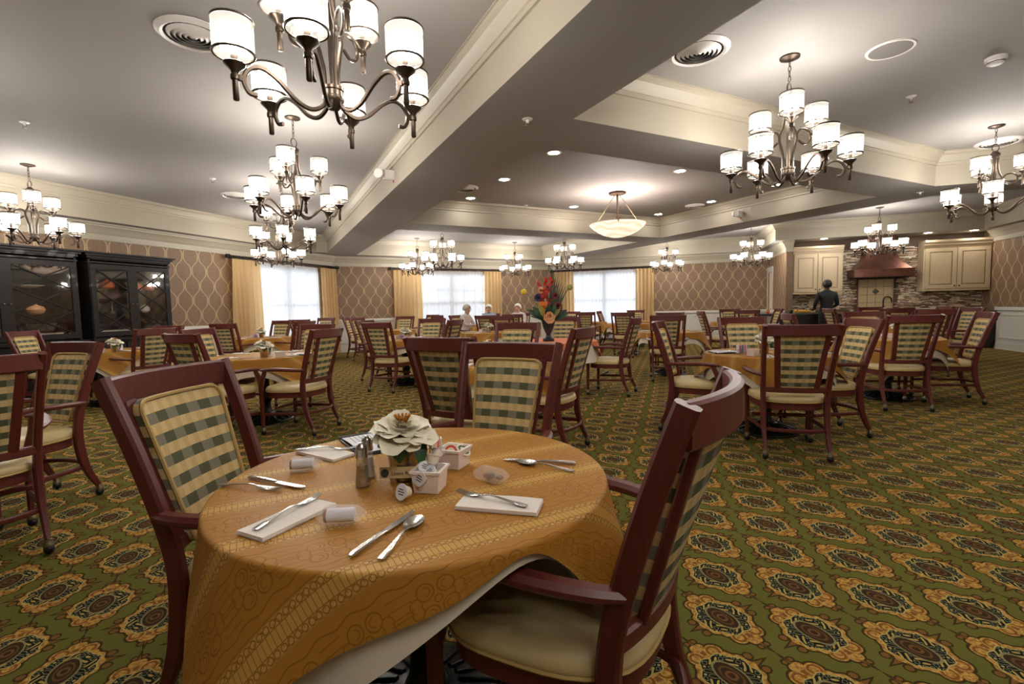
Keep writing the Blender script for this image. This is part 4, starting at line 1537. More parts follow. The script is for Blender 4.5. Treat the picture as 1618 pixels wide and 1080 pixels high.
packet(-1.05, 1.165, .5, 'cellophane packet with a round biscuit at the left of the shakers', 'roll')
packet(-.70, .885, .4, 'cellophane packet of crackers behind the front knife', 'roll')
packet(-.466, 1.215, -.2, 'crumpled cellophane packet behind the right front napkin', 'crackers')


def shaker(x, y, fill, label):
    t = thing('shaker', label, 'shaker', (x, y, Z0), .3, 'glass shakers')
    n = 8
    MB().lathe([(.022, 0), (.0225, .004), (.020, .02), (.0155, .07), (.015, .08)], n).build('glass_body', 'shaker_glass', t, ang=20)
    MB().lathe([(.019, .003), (.0175, .02), (.0145, .058)], n).build('contents', fill, t, ang=20)
    MB().lathe([(.0165, .078), (.017, .084), (.0155, .09), (.0165, .10), (.013, .112), (.006, .12), (0, .121)], 14, cap=False).build('cap', 'steel', t)


shaker(-.794, 1.098, 'pepper', 'faceted glass pepper shaker with metal cap in front of the vase')
shaker(-.822, 1.165, 'paper', 'glass salt shaker half hidden behind the pepper shaker')


# ---- vase of white flower (used on most tables)
def make_vase(detail=True):
    t = thing('flower_vase', 'x', 'vase')
    MB().lathe([(.036, 0), (.038, .004), (.050, .095), (.055, .102), (.053, .106), (.047, .1), (.034, .006)], 20).build('bucket', 'steel', t)
    h = MB()
    h.tube([(-.055, 0, .085), (-.068, 0, .092), (-.07, .01, .105), (-.06, 0, .112)], .0025, 5)
    h.tube([(.055, 0, .085), (.068, 0, .092), (.07, .01, .105), (.06, 0, .112)], .0025, 5)
    h.build('handle', 'steel', t)
    MB().tube([(0, 0, .04), (0, 0, .13)], .005, 6).build('stem', 'stem', t)
    f = MB(); petal_flower(f, (0, -.005, .128), (.05, -.30, 1), .10, 6, 9, .72, 4); fo = f.build('blossom', 'petal_white', t, ang=60)
    s = MB()
    for k in range(12):
        a = k * PI / 6
        s.tube([(.0, -.012, .15), (.022 * math.cos(a), -.034 + .018 * math.sin(a), .188)], .003, 4)
    s.build('stamens', 'stamen', fo)
    for k, (dx, dy, dz) in enumerate([(.075, -.035, .085), (.045, -.05, .045), (-.075, .03, .11), (-.07, -.02, .095), (.0, .08, .12), (-.01, -.058, .06)]):
        l = MB(); leaf(l, (dx * .3, dy * .3, .118), (dx, dy, dz), .026, .02); l.build('leaf', 'leaf_green', t)
    return t


vase0 = make_vase()
put(vase0, (-.715, 1.185, Z0), .5, 'silver bucket vase with a white peony on the front table', 'bucket vases with white flowers')


def square_bowl(x, y, rz, label, w=.075, h=.052, fill=None):
    t = thing('square_bowl', label, 'bowl', (x, y, Z0), rz, 'square sweetener bowls')
    a, b = w / 2 * .86, w / 2
    vs, fs = [], []
    for hw, z in ((a, 0), (b, h), (b + .004, h), (b + .004, h + .006), (b - .004, h + .006), (a - .004, .006)):
        vs += [(-hw, -hw, z), (hw, -hw, z), (hw, hw, z), (-hw, hw, z)]
    for j in range(5):
        for i in range(4): k = (i + 1) % 4; fs.append((j * 4 + i, j * 4 + k, j * 4 + 4 + k, j * 4 + 4 + i))
    fs += [(3, 2, 1, 0), (20, 21, 22, 23)]
    MB().add(vs, fs).build('bowl', 'ceramic', t, smooth=False)
    return t


def creamer(loc, rot, label, s=1.):
    t = thing('creamer_cup', label, 'creamer', loc, 0, 'single-serve creamer cups')
    t.rotation_euler = rot
    MB().lathe([(.012, 0), (.0135, .002), (.0175, .022), (.018, .024)], 16).build('cup', 'cream_cup', t)
    lid = MB().lathe([(.0, .0255), (.0205, .0255), (.0205, .0235), (.0, .0235)], 18, cap=False); l = lid.build('lid', 'paper', t)
    k = MB()
    for q, (a, b, yy) in enumerate([(-.010, .008, .006), (-.012, .012, .0), (-.008, .010, -.006)]): k.bx(a, b, yy - .0012, yy + .0012, .0256, .0259)
    k.build('lid_print', 'ink', l, smooth=False)


b1x, b1y = -.604, 1.125
square_bowl(b1x, b1y, .12, 'white square bowl heaped with creamers in front of the vase')
creamer((b1x - .016, b1y + .004, Z0 + .04), (.5, .3, .2), 'creamer cup at the left of the heap in the front bowl')
creamer((b1x + .018, b1y - .004, Z0 + .038), (.7, -.6, .1), 'creamer cup at the right of the heap in the front bowl')
creamer((b1x + .0, b1y + .012, Z0 + .062), (-.35, .3, .4), 'creamer cup on top of the heap in the front bowl')
creamer((b1x - .0, b1y - .02, Z0 + .036), (1.3, .2, -.4), 'creamer cup lying at the front of the heap in the front bowl')
creamer((-.626, 1.052, Z0 + .0165), (1.25, 0, -.35), 'single creamer cup lying on the cloth before the bowl')
creamer((-.635, 1.215, Z0 + .05), (-.9, .2, .1), 'creamer cup tipped between the two square bowls')
b2x, b2y = -.622, 1.315
square_bowl(b2x, b2y, -.1, 'white square bowl with butter tubs to the right of the vase')
for k, (dx, dy, rz) in enumerate([(-.008, -.004, .3), (.018, .012, 1.2), (-.02, .016, .0)]):
    tb = thing('butter_tub', ['round butter tub standing up in the right square bowl', 'butter tub at the back right of the right square bowl', 'butter tub at the back left of the right square bowl'][k], 'butter tub', (b2x + dx, b2y + dy, Z0 + .042 - .006 * k), rz, 'butter tubs')
    tb.rotation_euler = (1.1 - .5 * k, .2, rz)
    MB().lathe([(.019, 0), (.022, .012), (.025, .013), (.025, .0145), (0, .0145)], 18, cap=False).build('tub', 'cream_cup', tb)
    MB().lathe([(.012, .0152), (.019, .0152)], 18, cap=False).build('lid_print', ['petal_red', 'leaf_green', 'stamen'][k], tb)

# wire caddy with sugar packets behind the vase
t = thing('wire_caddy', 'wire caddy of white and pink packets behind the vase on the front table', 'caddy', (-.69, 1.29, Z0), .5, 'wire caddies')
mb = MB()
for z in (.01, .045): mb.tube([(-.045, -.03, z), (.045, -.03, z), (.045, .03, z), (-.045, .03, z)], .0018, 5, closed=True)
for k in range(4): mb.tube([(-.045 + .03 * k, -.03, .01), (-.045 + .03 * k, -.03, .045)], .0015, 4); mb.tube([(-.045 + .03 * k, .03, .01), (-.045 + .03 * k, .03, .045)], .0015, 4)
mb.tube(smooth_path([(0, .03, .045), (0, .03, .09), (0, 0, .12), (0, -.03, .09), (0, -.03, .045)], 4), .002, 5, up=(1, 0, 0))
mb.build('wire_frame', 'steel', t)
for k in range(7):
    MB().box((-.036 + .012 * k, .0, .048), (.004, .048, .075), 0, .08 * ((k % 3) - 1), .1 * ((k % 2) - .5)).build('packet', ['paper', 'pink_packet', 'paper', 'blue_china'][k % 4], t, smooth=False)

# menu folder
t = thing('menu_folder', 'open dark menu folder with white pages at the back left of the front table', 'menu', (-1.0, 1.468, Z0), math.radians(-38))
MB().bx(-.125, .125, -.095, .095, .0, .006).build('cover', 'menu_cover', t, smooth=False)
MB().grid(lambda u, v: (-.118 + .236 * u, -.088 + .176 * v, .009 + .006 * math.sin(PI * u) + .002 * v), 10, 4).build('page', 'paper', t)
k = MB()
for i in range(9): k.bx(-.09, -.09 + .09 + .05 * ((i * 7) % 4) / 3, -.07 + i * .016, -.0685 + i * .016, .0165, .0168)
k.build('page_print', 'ink', t, smooth=False)
MB().tube([(-.128, -.095, .008), (-.128, .095, .008)], .006, 8).build('spine', 'menu_cover', t)

# table card on a clip
t = thing('table_card', 'tan table card with a dark round emblem leaning by the vase', 'card', (-.70, 1.137, Z0), math.radians(20))
MB().box((0, .0, .032), (.115, .0015, .03), 0, -.25).build('card', 'card_tan', t, smooth=False)
em = MB().lathe([(0, 0), (.011, 0)], 16, cap=False).build('emblem', 'ink', t); em.location = (-.042, -.003, .032); em.rotation_euler = (PI / 2 - .25, 0, 0)
MB().lathe([(.012, 0), (.013, .02), (.011, .026)], 12, (-.02, .012, 0)).build('card_holder', 'steel', t)
MB().lathe([(.012, 0), (.013, .02), (.011, .026)], 12, (.04, .012, 0)).build('card_holder', 'steel', t)
cu = bpy.data.curves.new('card_text', 'FONT'); cu.body = 'Linens Ru'; cu.size = .013; cu.extrude = .0002
to = bpy.data.objects.new('card_text_source', cu); COL.objects.link(to)
bpy.context.view_layer.update()
tm = bpy.data.meshes.new_from_object(to.evaluated_get(bpy.context.evaluated_depsgraph_get()))
bpy.data.objects.remove(to)
tm.materials.clear(); tm.materials.append(M['ink'])
o = link('card_lettering', tm, t, (-.024, -.0045, .027)); o.rotation_euler = (PI / 2 - .25, 0, 0)

# ---- place settings on the other tables
WHERE = {'T2': 'left-of-centre table', 'T3': 'china-cabinet table', 'T4': 'left window table', 'T5': 'midway table', 'T8': 'right-of-centre table', 'T9': 'right table', 'T11': 'table behind the right-of-centre one', 'T7': 'second table',
         'T12': 'table before the diners', 'T10': "grey-haired diner's table", 'T10b': "white-haired diners' table", 'T14': 'right window table', 'T15': 'far right table', 'T16': 'doorway wall table'}
OFF = {'T9': (.1, 0)}
POS = {'T2': ((-4.16, 4.13), (-3.95, 4.13), (-4.25, 4.27)), 'T3': ((-6.98, 4.46), (-7.06, 4.34), (-7.12, 4.60)), 'T8': ((.82, 4.96), (.69, 4.71), (.62, 4.86))}
for k, nm in WHERE.items():
    x, y, a, w = TABLES[k]
    ox, oy = OFF.get(k, (0, 0))
    pv, pb, pc = POS.get(k, ((x + ox, y + oy), (x + ox - .13, y + oy - .08), (x + ox + .02, y + oy - .14)))
    v = copy_tree(vase0); put(v, (*pv, Z0), math.atan2(x, y) * -1 + .2, 'silver bucket vase with a white flower on the %s' % nm, 'bucket vases with white flowers')
    b = copy_tree([q for q in bpy.data.objects if q.name == 'square_bowl'][0])
    put(b, (*pb, Z0), .5 + y, 'white square bowl beside the vase on the %s' % nm, 'square sweetener bowls')
    cd = copy_tree([q for q in bpy.data.objects if q.name == 'wire_caddy'][0])
    put(cd, (*pc, Z0), .3, 'wire packet caddy beside the vase on the %s' % nm, 'wire caddies')
    for q, (da, side) in enumerate([(270, 'near'), (0, 'right'), (90, 'far'), (180, 'left')]):
        th = math.radians(da + 5)
        cxn, cyn = x + .40 * math.cos(th), y + .40 * math.sin(th)
        tx, ty = -math.sin(th), math.cos(th)
        rx, ry = math.cos(th), math.sin(th)
        nx, ny = cxn - tx * .10, cyn - ty * .10
        # napkin and fork to the left hand, knife and spoon to the right
        lay('napkin', napkin_me, (nx + rx * .1, ny + ry * .1), (nx - rx * .1, ny - ry * .1), Z0, 'folded white napkin at the %s place of the %s' % (side, nm), 'napkin', 'folded napkins')
        lay('fork', fork_me, (nx + rx * .1, ny + ry * .1), (nx - rx * .1, ny - ry * .1), Z0 + .009, 'fork on the napkin at the %s place of the %s' % (side, nm), 'fork', 'forks')
        kx, ky = cxn + tx * .11, cyn + ty * .11
        lay('table_knife', knife_me, (kx + rx * .1, ky + ry * .1), (kx - rx * .1, ky - ry * .1), Z0, 'table knife at the %s place of the %s' % (side, nm), 'knife', 'table knives')
for k, (kk, dx, dy, rz) in enumerate([('T8', -.36, -.06, .3), ('T2', .46, .12, 1.9)]):
    s0 = [q for q in bpy.data.objects if q.name == 'menu_folder'][0]
    o = copy_tree(s0); x, y = TABLES[kk][:2]
    put(o, (x + dx, y + dy, Z0), rz, 'menu folder lying on the %s' % WHERE[kk], 'menu folders')


# ------------------------------------------------------------------ china cabinets
def china_cabinet(y0, y1, label, lab2):
    """stands against the left wall, front faces +x; built in local coords: x depth, y width"""
    W = y1 - y0
    t = thing('china_cabinet', label, 'cabinet', (XL + .03, y0, 0))
    D, ZB, ZTOP = .42, .86, 2.16
    b = MB()
    b.bx(0, .015, 0, W, .1, ZTOP)                                  # back
    b.build('back_board', 'ebony', t, smooth=False)
    for yy in (0, W - .03): MB().bx(0, D, yy, yy + .03, ZB, ZTOP).build('side_panel', 'ebony', t, smooth=False)
    MB().bx(0, D, 0, W, ZTOP - .02, ZTOP).build('top_board', 'ebony', t, smooth=False)
    for z in (1.26, 1.66): MB().bx(.02, D - .06, .03, W - .03, z, z + .012).build('shelf', 'glass_pane', t, smooth=False)
    c = MB()
    c.bx(0, D + .02, -.02, W + .02, ZTOP, ZTOP + .04).bx(0, D + .05, -.05, W + .05, ZTOP + .04, ZTOP + .075).bx(0, D + .08, -.08, W + .08, ZTOP + .075, ZTOP + .1).bx(0, D + .012, -.012, W + .012, ZTOP - .075, ZTOP - .05)
    c.build('cornice', 'ebony_edge', t, smooth=False)
    MB().bx(0, D + .07, -.04, W + .04, 0, .08).build('plinth', 'ebony', t, smooth=False)
    MB().bx(0, D + .05, -.02, W + .02, .08, ZB - .04).build('base_body', 'ebony', t, smooth=False)
    MB().bx(0, D + .085, -.05, W + .05, ZB - .04, ZB).build('counter_ledge', 'ebony_edge', t, smooth=False)
    for k in range(3):
        a, e = .02 + k * (W - .04) / 3 + .015, .02 + (k + 1) * (W - .04) / 3 - .015
        d = MB().bx(D + .05, D + .068, a, e, .62, .79).build('drawer', 'ebony_edge', t, smooth=False)
        MB().ball((D + .08, (a + e) / 2, .705), .014, 8, 6).build('knob', 'brass', d)
    for k in range(2):
        a, e = .03 + k * (W - .06) / 2 + .01, .03 + (k + 1) * (W - .06) / 2 - .01
        d = MB().bx(D + .05, D + .066, a, e, .12, .58).bx(D + .066, D + .074, a + .07, e - .07, .19, .51).build('lower_door', 'ebony_edge', t, smooth=False)
        MB().ball((D + .08, (e - .03) if k == 0 else (a + .03), .36), .012, 8, 6).build('knob', 'brass', d)
    for k in range(2):
        a, e = .015 + k * (W - .03) / 2, .015 + (k + 1) * (W - .03) / 2
        z0, z1, s = ZB + .03, ZTOP - .09, .075
        d = MB().bx(D - .02, D + .012, a, a + s, z0, z1).bx(D - .02, D + .012, e - s, e, z0, z1).bx(D - .02, D + .012, a + s, e - s, z0, z0 + s).bx(D - .02, D + .012, a + s, e - s, z1 - s, z1)
        d = d.build('glass_door', 'ebony_edge', t, smooth=False)
        ia, ie, iz0, iz1 = a + s, e - s, z0 + s, z1 - s
        MB().bx(D - .008, D - .004, ia, ie, iz0, iz1).build('pane', 'glass_pane', d, smooth=False)
        w, h = ie - ia, iz1 - iz0
        hh = h / 3
        for r in range(3):
            for p, q_ in (((ia, iz0 + r * hh), (ie, iz0 + (r + 1) * hh)), ((ie, iz0 + r * hh), (ia, iz0 + (r + 1) * hh))):
                MB().sweep([(D + .002, p[0], p[1]), (D + .002, q_[0], q_[1])], rsec(.017, .014), (1, 0, 0)).build('muntin', 'ebony_edge', d)
        MB().ball((D + .025, (e - .035) if k == 0 else (a + .035), 1.42), .012, 8, 6).build('knob', 'brass', d)
    return t


CABS = [(3.42, 5.2, 'black china cabinet with lattice glass doors at the left edge'), (5.36, 6.68, 'black china cabinet with lattice glass doors next to the wallpaper')]
for (a, b, lab), l2 in zip(CABS, ('left', 'right')): china_cabinet(a, b, lab, l2)
cx = XL + .03


def dish(name, prof, mat, y, z, label, cat, n=18, x=.2):
    t = thing(name, label, cat, (cx + x, y, z))
    MB().lathe(prof, n).build('body', mat, t)
    return t


bowlp = [(.05, 0), (.06, .004), (.1, .04), (.12, .075), (.115, .075), (.09, .035), (.05, .012)]
platep = [(.07, 0), (.075, .004), (.13, .018), (.13, .022), (.07, .009)]
dish('serving_bowl', [(r * 1.2, z * 1.2) for r, z in bowlp], 'china', 3.9, 1.273, 'white serving bowl on the middle shelf of the left cabinet', 'bowl')
dish('patterned_bowl', bowlp, 'blue_china', 3.95, 1.675, 'blue patterned bowl in the left cabinet', 'bowl')
dish('platter', [(r * 1.25, z * 1.3) for r, z in platep], 'china', 4.7, 1.675, 'large white platter on the top shelf of the left cabinet', 'platter')
dish('tureen', [(.06, 0), (.09, .02), (.11, .07), (.09, .11), (.04, .13), (.015, .15), (.02, .16), (0, .17)], 'petal_peach', 4.75, 1.273, 'peach lidded tureen in the left cabinet', 'tureen')
dish('plate_stack', [(.07, 0), (.12, .02), (.12, .09), (.07, .09)], 'china', 3.75, .865, 'stack of white plates at the bottom of the left cabinet', 'plates')
dish('gilt_box', [(.1, 0), (.1, .05), (.09, .055)], 'gold_box', 4.72, .865, 'yellow flat box at the bottom of the left cabinet', 'box', 4)
dish('copper_kettle', [(.06, 0), (.10, .03), (.105, .08), (.07, .13), (.02, .15), (.02, .17), (0, .175)], 'pumpkin', 5.75, 1.675, 'orange pumpkin-shaped pot on the top shelf of the right cabinet', 'pot')
for yy, lab in ((6.25, 'left'), (6.45, 'right')):
    dish('orange_pot', [(.05, 0), (.08, .03), (.08, .08), (.05, .11), (.02, .12), (0, .13)], 'pumpkin', yy, 1.675, '%s of the two small orange pots in the right cabinet' % lab, 'pot', 14)
dish('teapot', [(.04, 0), (.07, .03), (.075, .08), (.045, .12), (.01, .14), (0, .15)], 'china', 6.35, 1.273, 'white teapot on the middle shelf of the right cabinet', 'teapot')
dish('candlestick', [(.05, 0), (.05, .01), (.015, .03), (.012, .15), (.03, .16), (.03, .18)], 'brass', 5.8, 1.273, 'brass candlestick on the middle shelf of the right cabinet', 'candlestick')
dish('wide_bowl', [(r * 1.1, z * .8) for r, z in bowlp], 'china', 5.85, .865, 'wide white bowl at the bottom of the right cabinet', 'bowl')

# ------------------------------------------------------------------ kitchen
KX0, KX1 = XD + .16, XR
rs = random.Random(5)
HX0, HX1 = 4.42, 5.72           # hood
mb = MB()
z = .92
row = 0
while z < 2.52:
    h = rs.choice((.016, .02, .026, .022))
    x = KX0 + rs.uniform(-.1, 0)
    while x < KX1:
        L = rs.uniform(.05, .17)
        a, e = max(x, KX0), min(x + L, KX1)
        x += L + .004
        if e - a < .01: continue
        if e > 4.67 and a < 5.47 and z < 1.76: continue
        d = rs.uniform(.012, .026)
        mb.cur = rs.choices(range(6), (3, 3, 3, 2, 3, 2))[0]
        mb.bx(a, e, YK - d, YK - .001, z, z + h - .003)
    z += h
o = mb.build('stone_strips', ['stone_%d' % i for i in range(6)], W_kit, smooth=False)
o.parent = None
tag(o, 'split-stone strip cladding in brown and cream on the kitchen wall', 'stone cladding', kind='stuff')
# tiled panel over the sink
t = thing('tile_panel', 'beige tile panel with a dark diamond under the copper hood', 'tile panel', (5.07, YK - .03, 1.32))
MB().bx(-.36, .36, -.0, .02, -.4, .42).build('tile_bed', 'grout', t, smooth=False)
tme = MB().bx(-.086, .086, -.014, 0, -.098, .098).mesh('tile', 'beige_tile', smooth=False)
for i in range(4):
    for j in range(4):
        link('tile', tme, t, (-.27 + i * .18, 0, -.29 + j * .204))
MB().box((0, -.02, .10), (.11, .012, .11), 0, 0, PI / 4).build('diamond_tile', 'accent_tile', t, smooth=False)
for s in (-1, 1): MB().bx(s * .372 - .012, s * .372 + .012, -.022, .01, -.4, .42).build('tile_border', 'stone_4', t, smooth=False)
# outlets
for i, (x, lab) in enumerate([(3.62, 'left'), (5.95, 'middle'), (6.75, 'right')]):
    t = thing('power_outlet', '%s cream power outlet on the stone backsplash' % ['leftmost', 'middle', 'rightmost'][i], 'outlet', (x, YK - .03, 1.17), 0, 'outlets')
    MB().bx(-.055, .055, -.008, .008, -.07, .07).build('cover_plate', 'kitchen_cabinet', t, smooth=False)
    for s in (-.03, .03): MB().bx(-.018, .018, -.011, -.006, s - .02, s + .02).build('socket', 'trim_paint', t, smooth=False)


def wall_cabinet(x0, x1, label):
    z0, z1, yf = 1.42, 2.46, YK - .35
    t = thing('wall_cabinet', label, 'cabinet', (0, 0, 0))
    t.location = (x0, yf, z0)
    W, H = x1 - x0, z1 - z0
    MB().bx(0, W, 0, .31, 0, H).build('carcass', 'kitchen_cabinet', t, smooth=False)
    MB().bx(-.0, W, -.012, .31, -.03, 0).build('light_rail', 'kitchen_cabinet', t, smooth=False)
    c = MB(); c.bx(-.0, W + .0, -.02, .31, H, H + .05).bx(-.0, W, -.05, .31, H + .05, H + .12).bx(0, W, -.08, .31, H + .12, H + .17).build('cornice', 'kitchen_cabinet', t, smooth=False)
    for k in range(2):
        a, e = .02 + k * (W - .04) / 2 + .006, .02 + (k + 1) * (W - .04) / 2 - .006
        s = .085
        d = MB()
        d.bx(a, e, -.022, 0, .03, H - .03)
        d.bx(a, a + s, -.03, -.02, .03, H - .03).bx(e - s, e, -.03, -.02, .03, H - .03).bx(a + s, e - s, -.03, -.02, .03, .03 + s).bx(a + s, e - s, -.03, -.02, H - .03 - s, H - .03)
        d = d.build('door', 'kitchen_cabinet', t, smooth=False)
        MB().bx(a + s + .0, e - s, -.0235, -.021, .03 + s, H - .03 - s).build('door_groove', 'cabinet_groove', d, smooth=False)
        MB().bx(a + s + .03, e - s - .03, -.031, -.02, .06 + s, H - .06 - s).build('raised_panel', 'kitchen_cabinet', d, smooth=False)
        MB().ball(((e - .04) if k == 0 else (a + .04), -.045, .09), .016, 8, 6).build('knob', 'rubber', d)
    return t


wall_cabinet(KX0 + .01, 4.24, 'cream two-door wall cabinet left of the copper hood')
wall_cabinet(5.95, XR - .01, 'cream two-door wall cabinet right of the copper hood')
# copper hood
t = thing('range_hood', 'flared hammered copper hood on the stone wall', 'range hood', ((HX0 + HX1) / 2, YK - .03, 1.78))
secs = [(.64, .52, 0), (.64, .52, .17), (.655, .535, .17), (.655, .535, .195), (.60, .50, .2), (.50, .43, .29), (.41, .37, .40), (.345, .33, .53), (.315, .31, .68), (.305, .30, .82), (.305, .30, 1.02)]
vs, fs = [], []
for w, d, z in secs: vs += [(-w, 0, z), (w, 0, z), (w, -d, z), (-w, -d, z)]
for j in range(len(secs) - 1):
    for i in range(4): k = (i + 1) % 4; fs.append((j * 4 + i, j * 4 + k, j * 4 + 4 + k, j * 4 + 4 + i))
MB().add(vs[12:], [tuple(i - 12 for i in f) for f in fs if min(f) >= 12]).build('flared_body', 'copper', t, ang=30)
MB().add(vs[:16], [f for f in fs if max(f) < 16] + [(3, 2, 1, 0)]).build('apron_band', 'copper', t, smooth=False)
MB().bx(-.6, .6, -.48, -.02, -.02, .0).build('filter', 'vent_dark', t, smooth=False)
# base units with granite top
for k in range(6):
    a = KX0 + .005 + k * (KX1 - KX0 - .01) / 6; e = a + (KX1 - KX0 - .01) / 6 - .004
    t = thing('base_cabinet', ['leftmost', 'second from left', 'third from left', 'fourth from left', 'fifth from left', 'rightmost'][k] + ' black base cabinet under the granite kitchen counter', 'cabinet', (a, YK - .62, 0), 0, 'black base cabinets')
    W = e - a
    MB().bx(0, W, .06, .60, 0, .1).build('toe_kick', 'black_cabinet', t, smooth=False)
    MB().bx(0, W, .02, .60, .1, .87).build('carcass', 'black_cabinet', t, smooth=False)
    d = MB().bx(.01, W - .01, 0, .02, .12, .66).bx(.08, W - .08, -.008, 0, .2, .58).build('door', 'black_cabinet', t, smooth=False)
    MB().ball((W - .05, -.02, .6), .013, 8, 6).build('knob', 'brass', d)
    d = MB().bx(.01, W - .01, 0, .02, .68, .85).build('drawer', 'black_cabinet', t, smooth=False)
    MB().ball((W / 2, -.014, .765), .013, 8, 6).build('knob', 'brass', d)
tag(MB().bx(KX0 + .005, KX1 - .005, YK - .65, YK - .03, .872, .91).build('countertop', 'granite', smooth=False), 'speckled granite counter running under the kitchen wall cabinets', 'countertop')
t = thing('faucet', 'black gooseneck faucet in front of the tile panel', 'faucet', (5.22, YK - .12, .912))
MB().lathe([(.03, 0), (.03, .02), (.018, .03), (.016, .08)], 14).build('faucet_base', 'faucet_black', t)
MB().tube(smooth_path([(0, 0, .06), (0, 0, .26), (-.03, 0, .35), (.05, 0, .40), (.12, 0, .35), (.13, 0, .27)], 5) if False else [(0, 0, .06), (0, 0, .27)] + [(.09 - .09 * math.cos(a), 0, .27 + .10 * math.sin(a)) for a in [PI * k / 10 for k in range(1, 11)]] + [(.18, 0, .22)], .014, 10, up=(0, 1, 0)).build('spout', 'faucet_black', t)
MB().tube([(.0, -.02, .09), (.0, -.09, .13)], .008, 8).build('lever', 'faucet_black', t)

# serving counter left of the kitchen, with bread
t = thing('serving_counter', 'dark serving counter beside the doorway with food on top', 'counter', (2.6, 13.95, 0))
MB().bx(-.62, .55, -.3, .3, .86, .91).build('counter_top', 'menu_cover', t, smooth=False)
MB().bx(-.55, .0, -.25, .25, .08, .86).build('left_cabinet', 'wainscot_paint', t, smooth=False)
MB().bx(.0, .5, -.25, .25, .08, .86).build('right_cabinet', 'black_cabinet', t, smooth=False)
MB().bx(-.5, .45, -.2, .2, 0, .08).build('toe_kick', 'vent_dark', t, smooth=False)
for k in range(2): MB().bx(-.50 + k * .25, -.28 + k * .25, -.262, -.25, .16, .80).build('cabinet_door', 'wainscot_paint', t, smooth=False)
tr = thing('bread_tray', 'tray of golden bread on the dark counter left of the person in black', 'tray', (3.3, 14.62, .915), .05)
MB().bx(-.2, .2, -.12, .12, 0, .015).bx(-.2, .2, -.12, -.11, 0, .03).bx(-.2, .2, .11, .12, 0, .03).build('tray', 'gold_box', tr, smooth=False)
for k in range(5): MB().ball((-.15 + k * .075, 0, .04), .045, 10, 6, (.85, 1.6, .8)).build('loaf', 'bread', tr)
for k in range(4):
    b = thing('condiment_jar', ['leftmost condiment jar on the dark serving counter', 'second condiment jar from left on the serving counter', 'third condiment jar from left on the serving counter', 'rightmost condiment jar on the serving counter'][k], 'jar', (2.12 + k * .26, 13.9, .912), 0, 'condiment jars')
    MB().lathe([(.035, 0), (.04, .01), (.04, .07), (.028, .085)], 12).build('jar', ['bread', 'pumpkin', 'china', 'rubber'][k], b)
    MB().lathe([(.03, .085), (.03, .1), (.0, .102)], 12, cap=False).build('lid', ['rubber', 'brass', 'petal_red', 'brass'][k], b)


# ------------------------------------------------------------------ people
def figure(name, joints, edges, label, mats, loc, rz, parts_mat):
    """skin-modifier body from joints {name:(pos, radius)}; parts_mat(point)->material slot"""
    names = list(joints)
    me = bpy.data.meshes.new(name)
    me.from_pydata([joints[n][0] for n in names], [(names.index(a), names.index(b)) for a, b in edges], [])
    ob = bpy.data.objects.new(name, me); COL.objects.link(ob)
    md = ob.modifiers.new('skin', 'SKIN')
    if not me.skin_vertices:
        bm = bmesh.new(); bm.from_mesh(me); bm.verts.layers.skin.verify(); bm.to_mesh(me); bm.free()
    for i, n in enumerate(names):
        sv = me.skin_vertices[0].data[i]
        r = joints[n][1]
        sv.radius = r if isinstance(r, tuple) else (r, r)
        sv.use_root = (n == 'pelvis')
    md.use_smooth_shade = True
    sb = ob.modifiers.new('sub', 'SUBSURF'); sb.levels = 2; sb.render_levels = 2
    bpy.context.view_layer.update()
    dg = bpy.context.evaluated_depsgraph_get()
    out = bpy.data.meshes.new_from_object(ob.evaluated_get(dg))
    bpy.data.objects.remove(ob)
    out.name = name
    out.materials.clear()
    for m_ in mats: out.materials.append(M[m_])
    for p in out.polygons:
        p.material_index = parts_mat(p.center); p.use_smooth = True
    t = thing(name, label, 'person', loc, rz)
    link('body', out, t)
    return t


def hand(j, e, side, wrist, fwd, down, scale=1.):
    """palm and five curled fingers growing out of the wrist joint"""
    w, f, d = Vector(wrist), Vector(fwd).normalized(), Vector(down).normalized()
    s = f.cross(d).normalized() * side
    k = side
    tagn = 'l' if side < 0 else 'r'
    p = w + f * .05 * scale
    j['palm' + tagn] = (tuple(p), (.034 * scale, .018 * scale)); e.append(('wrist' + tagn, 'palm' + tagn))
    for i, (off, L) in enumerate(((-.026, .060), (-.009, .072), (.009, .068), (.026, .052))):
        a = p + f * .035 * scale + s * off * scale
        b = a + (f * .7 + d * .35).normalized() * L * .5 * scale
        c = b + (f * .3 + d * .9).normalized() * L * .5 * scale
        for q, (pt, r) in enumerate(((a, .0095), (b, .0085), (c, .007))):
            j['f%s%d%d' % (tagn, i, q)] = (tuple(pt), r * scale)
        e += [('palm' + tagn, 'f%s%d0' % (tagn, i)), ('f%s%d0' % (tagn, i), 'f%s%d1' % (tagn, i)), ('f%s%d1' % (tagn, i), 'f%s%d2' % (tagn, i))]
    a = p - f * .015 * scale - s * .035 * scale; b = a + (f * .6 - s * .3 + d * .4).normalized() * .045 * scale
    j['t%s0' % tagn] = (tuple(a), .011 * scale); j['t%s1' % tagn] = (tuple(b), .008 * scale)
    e += [('palm' + tagn, 't%s0' % tagn), ('t%s0' % tagn, 't%s1' % tagn)]


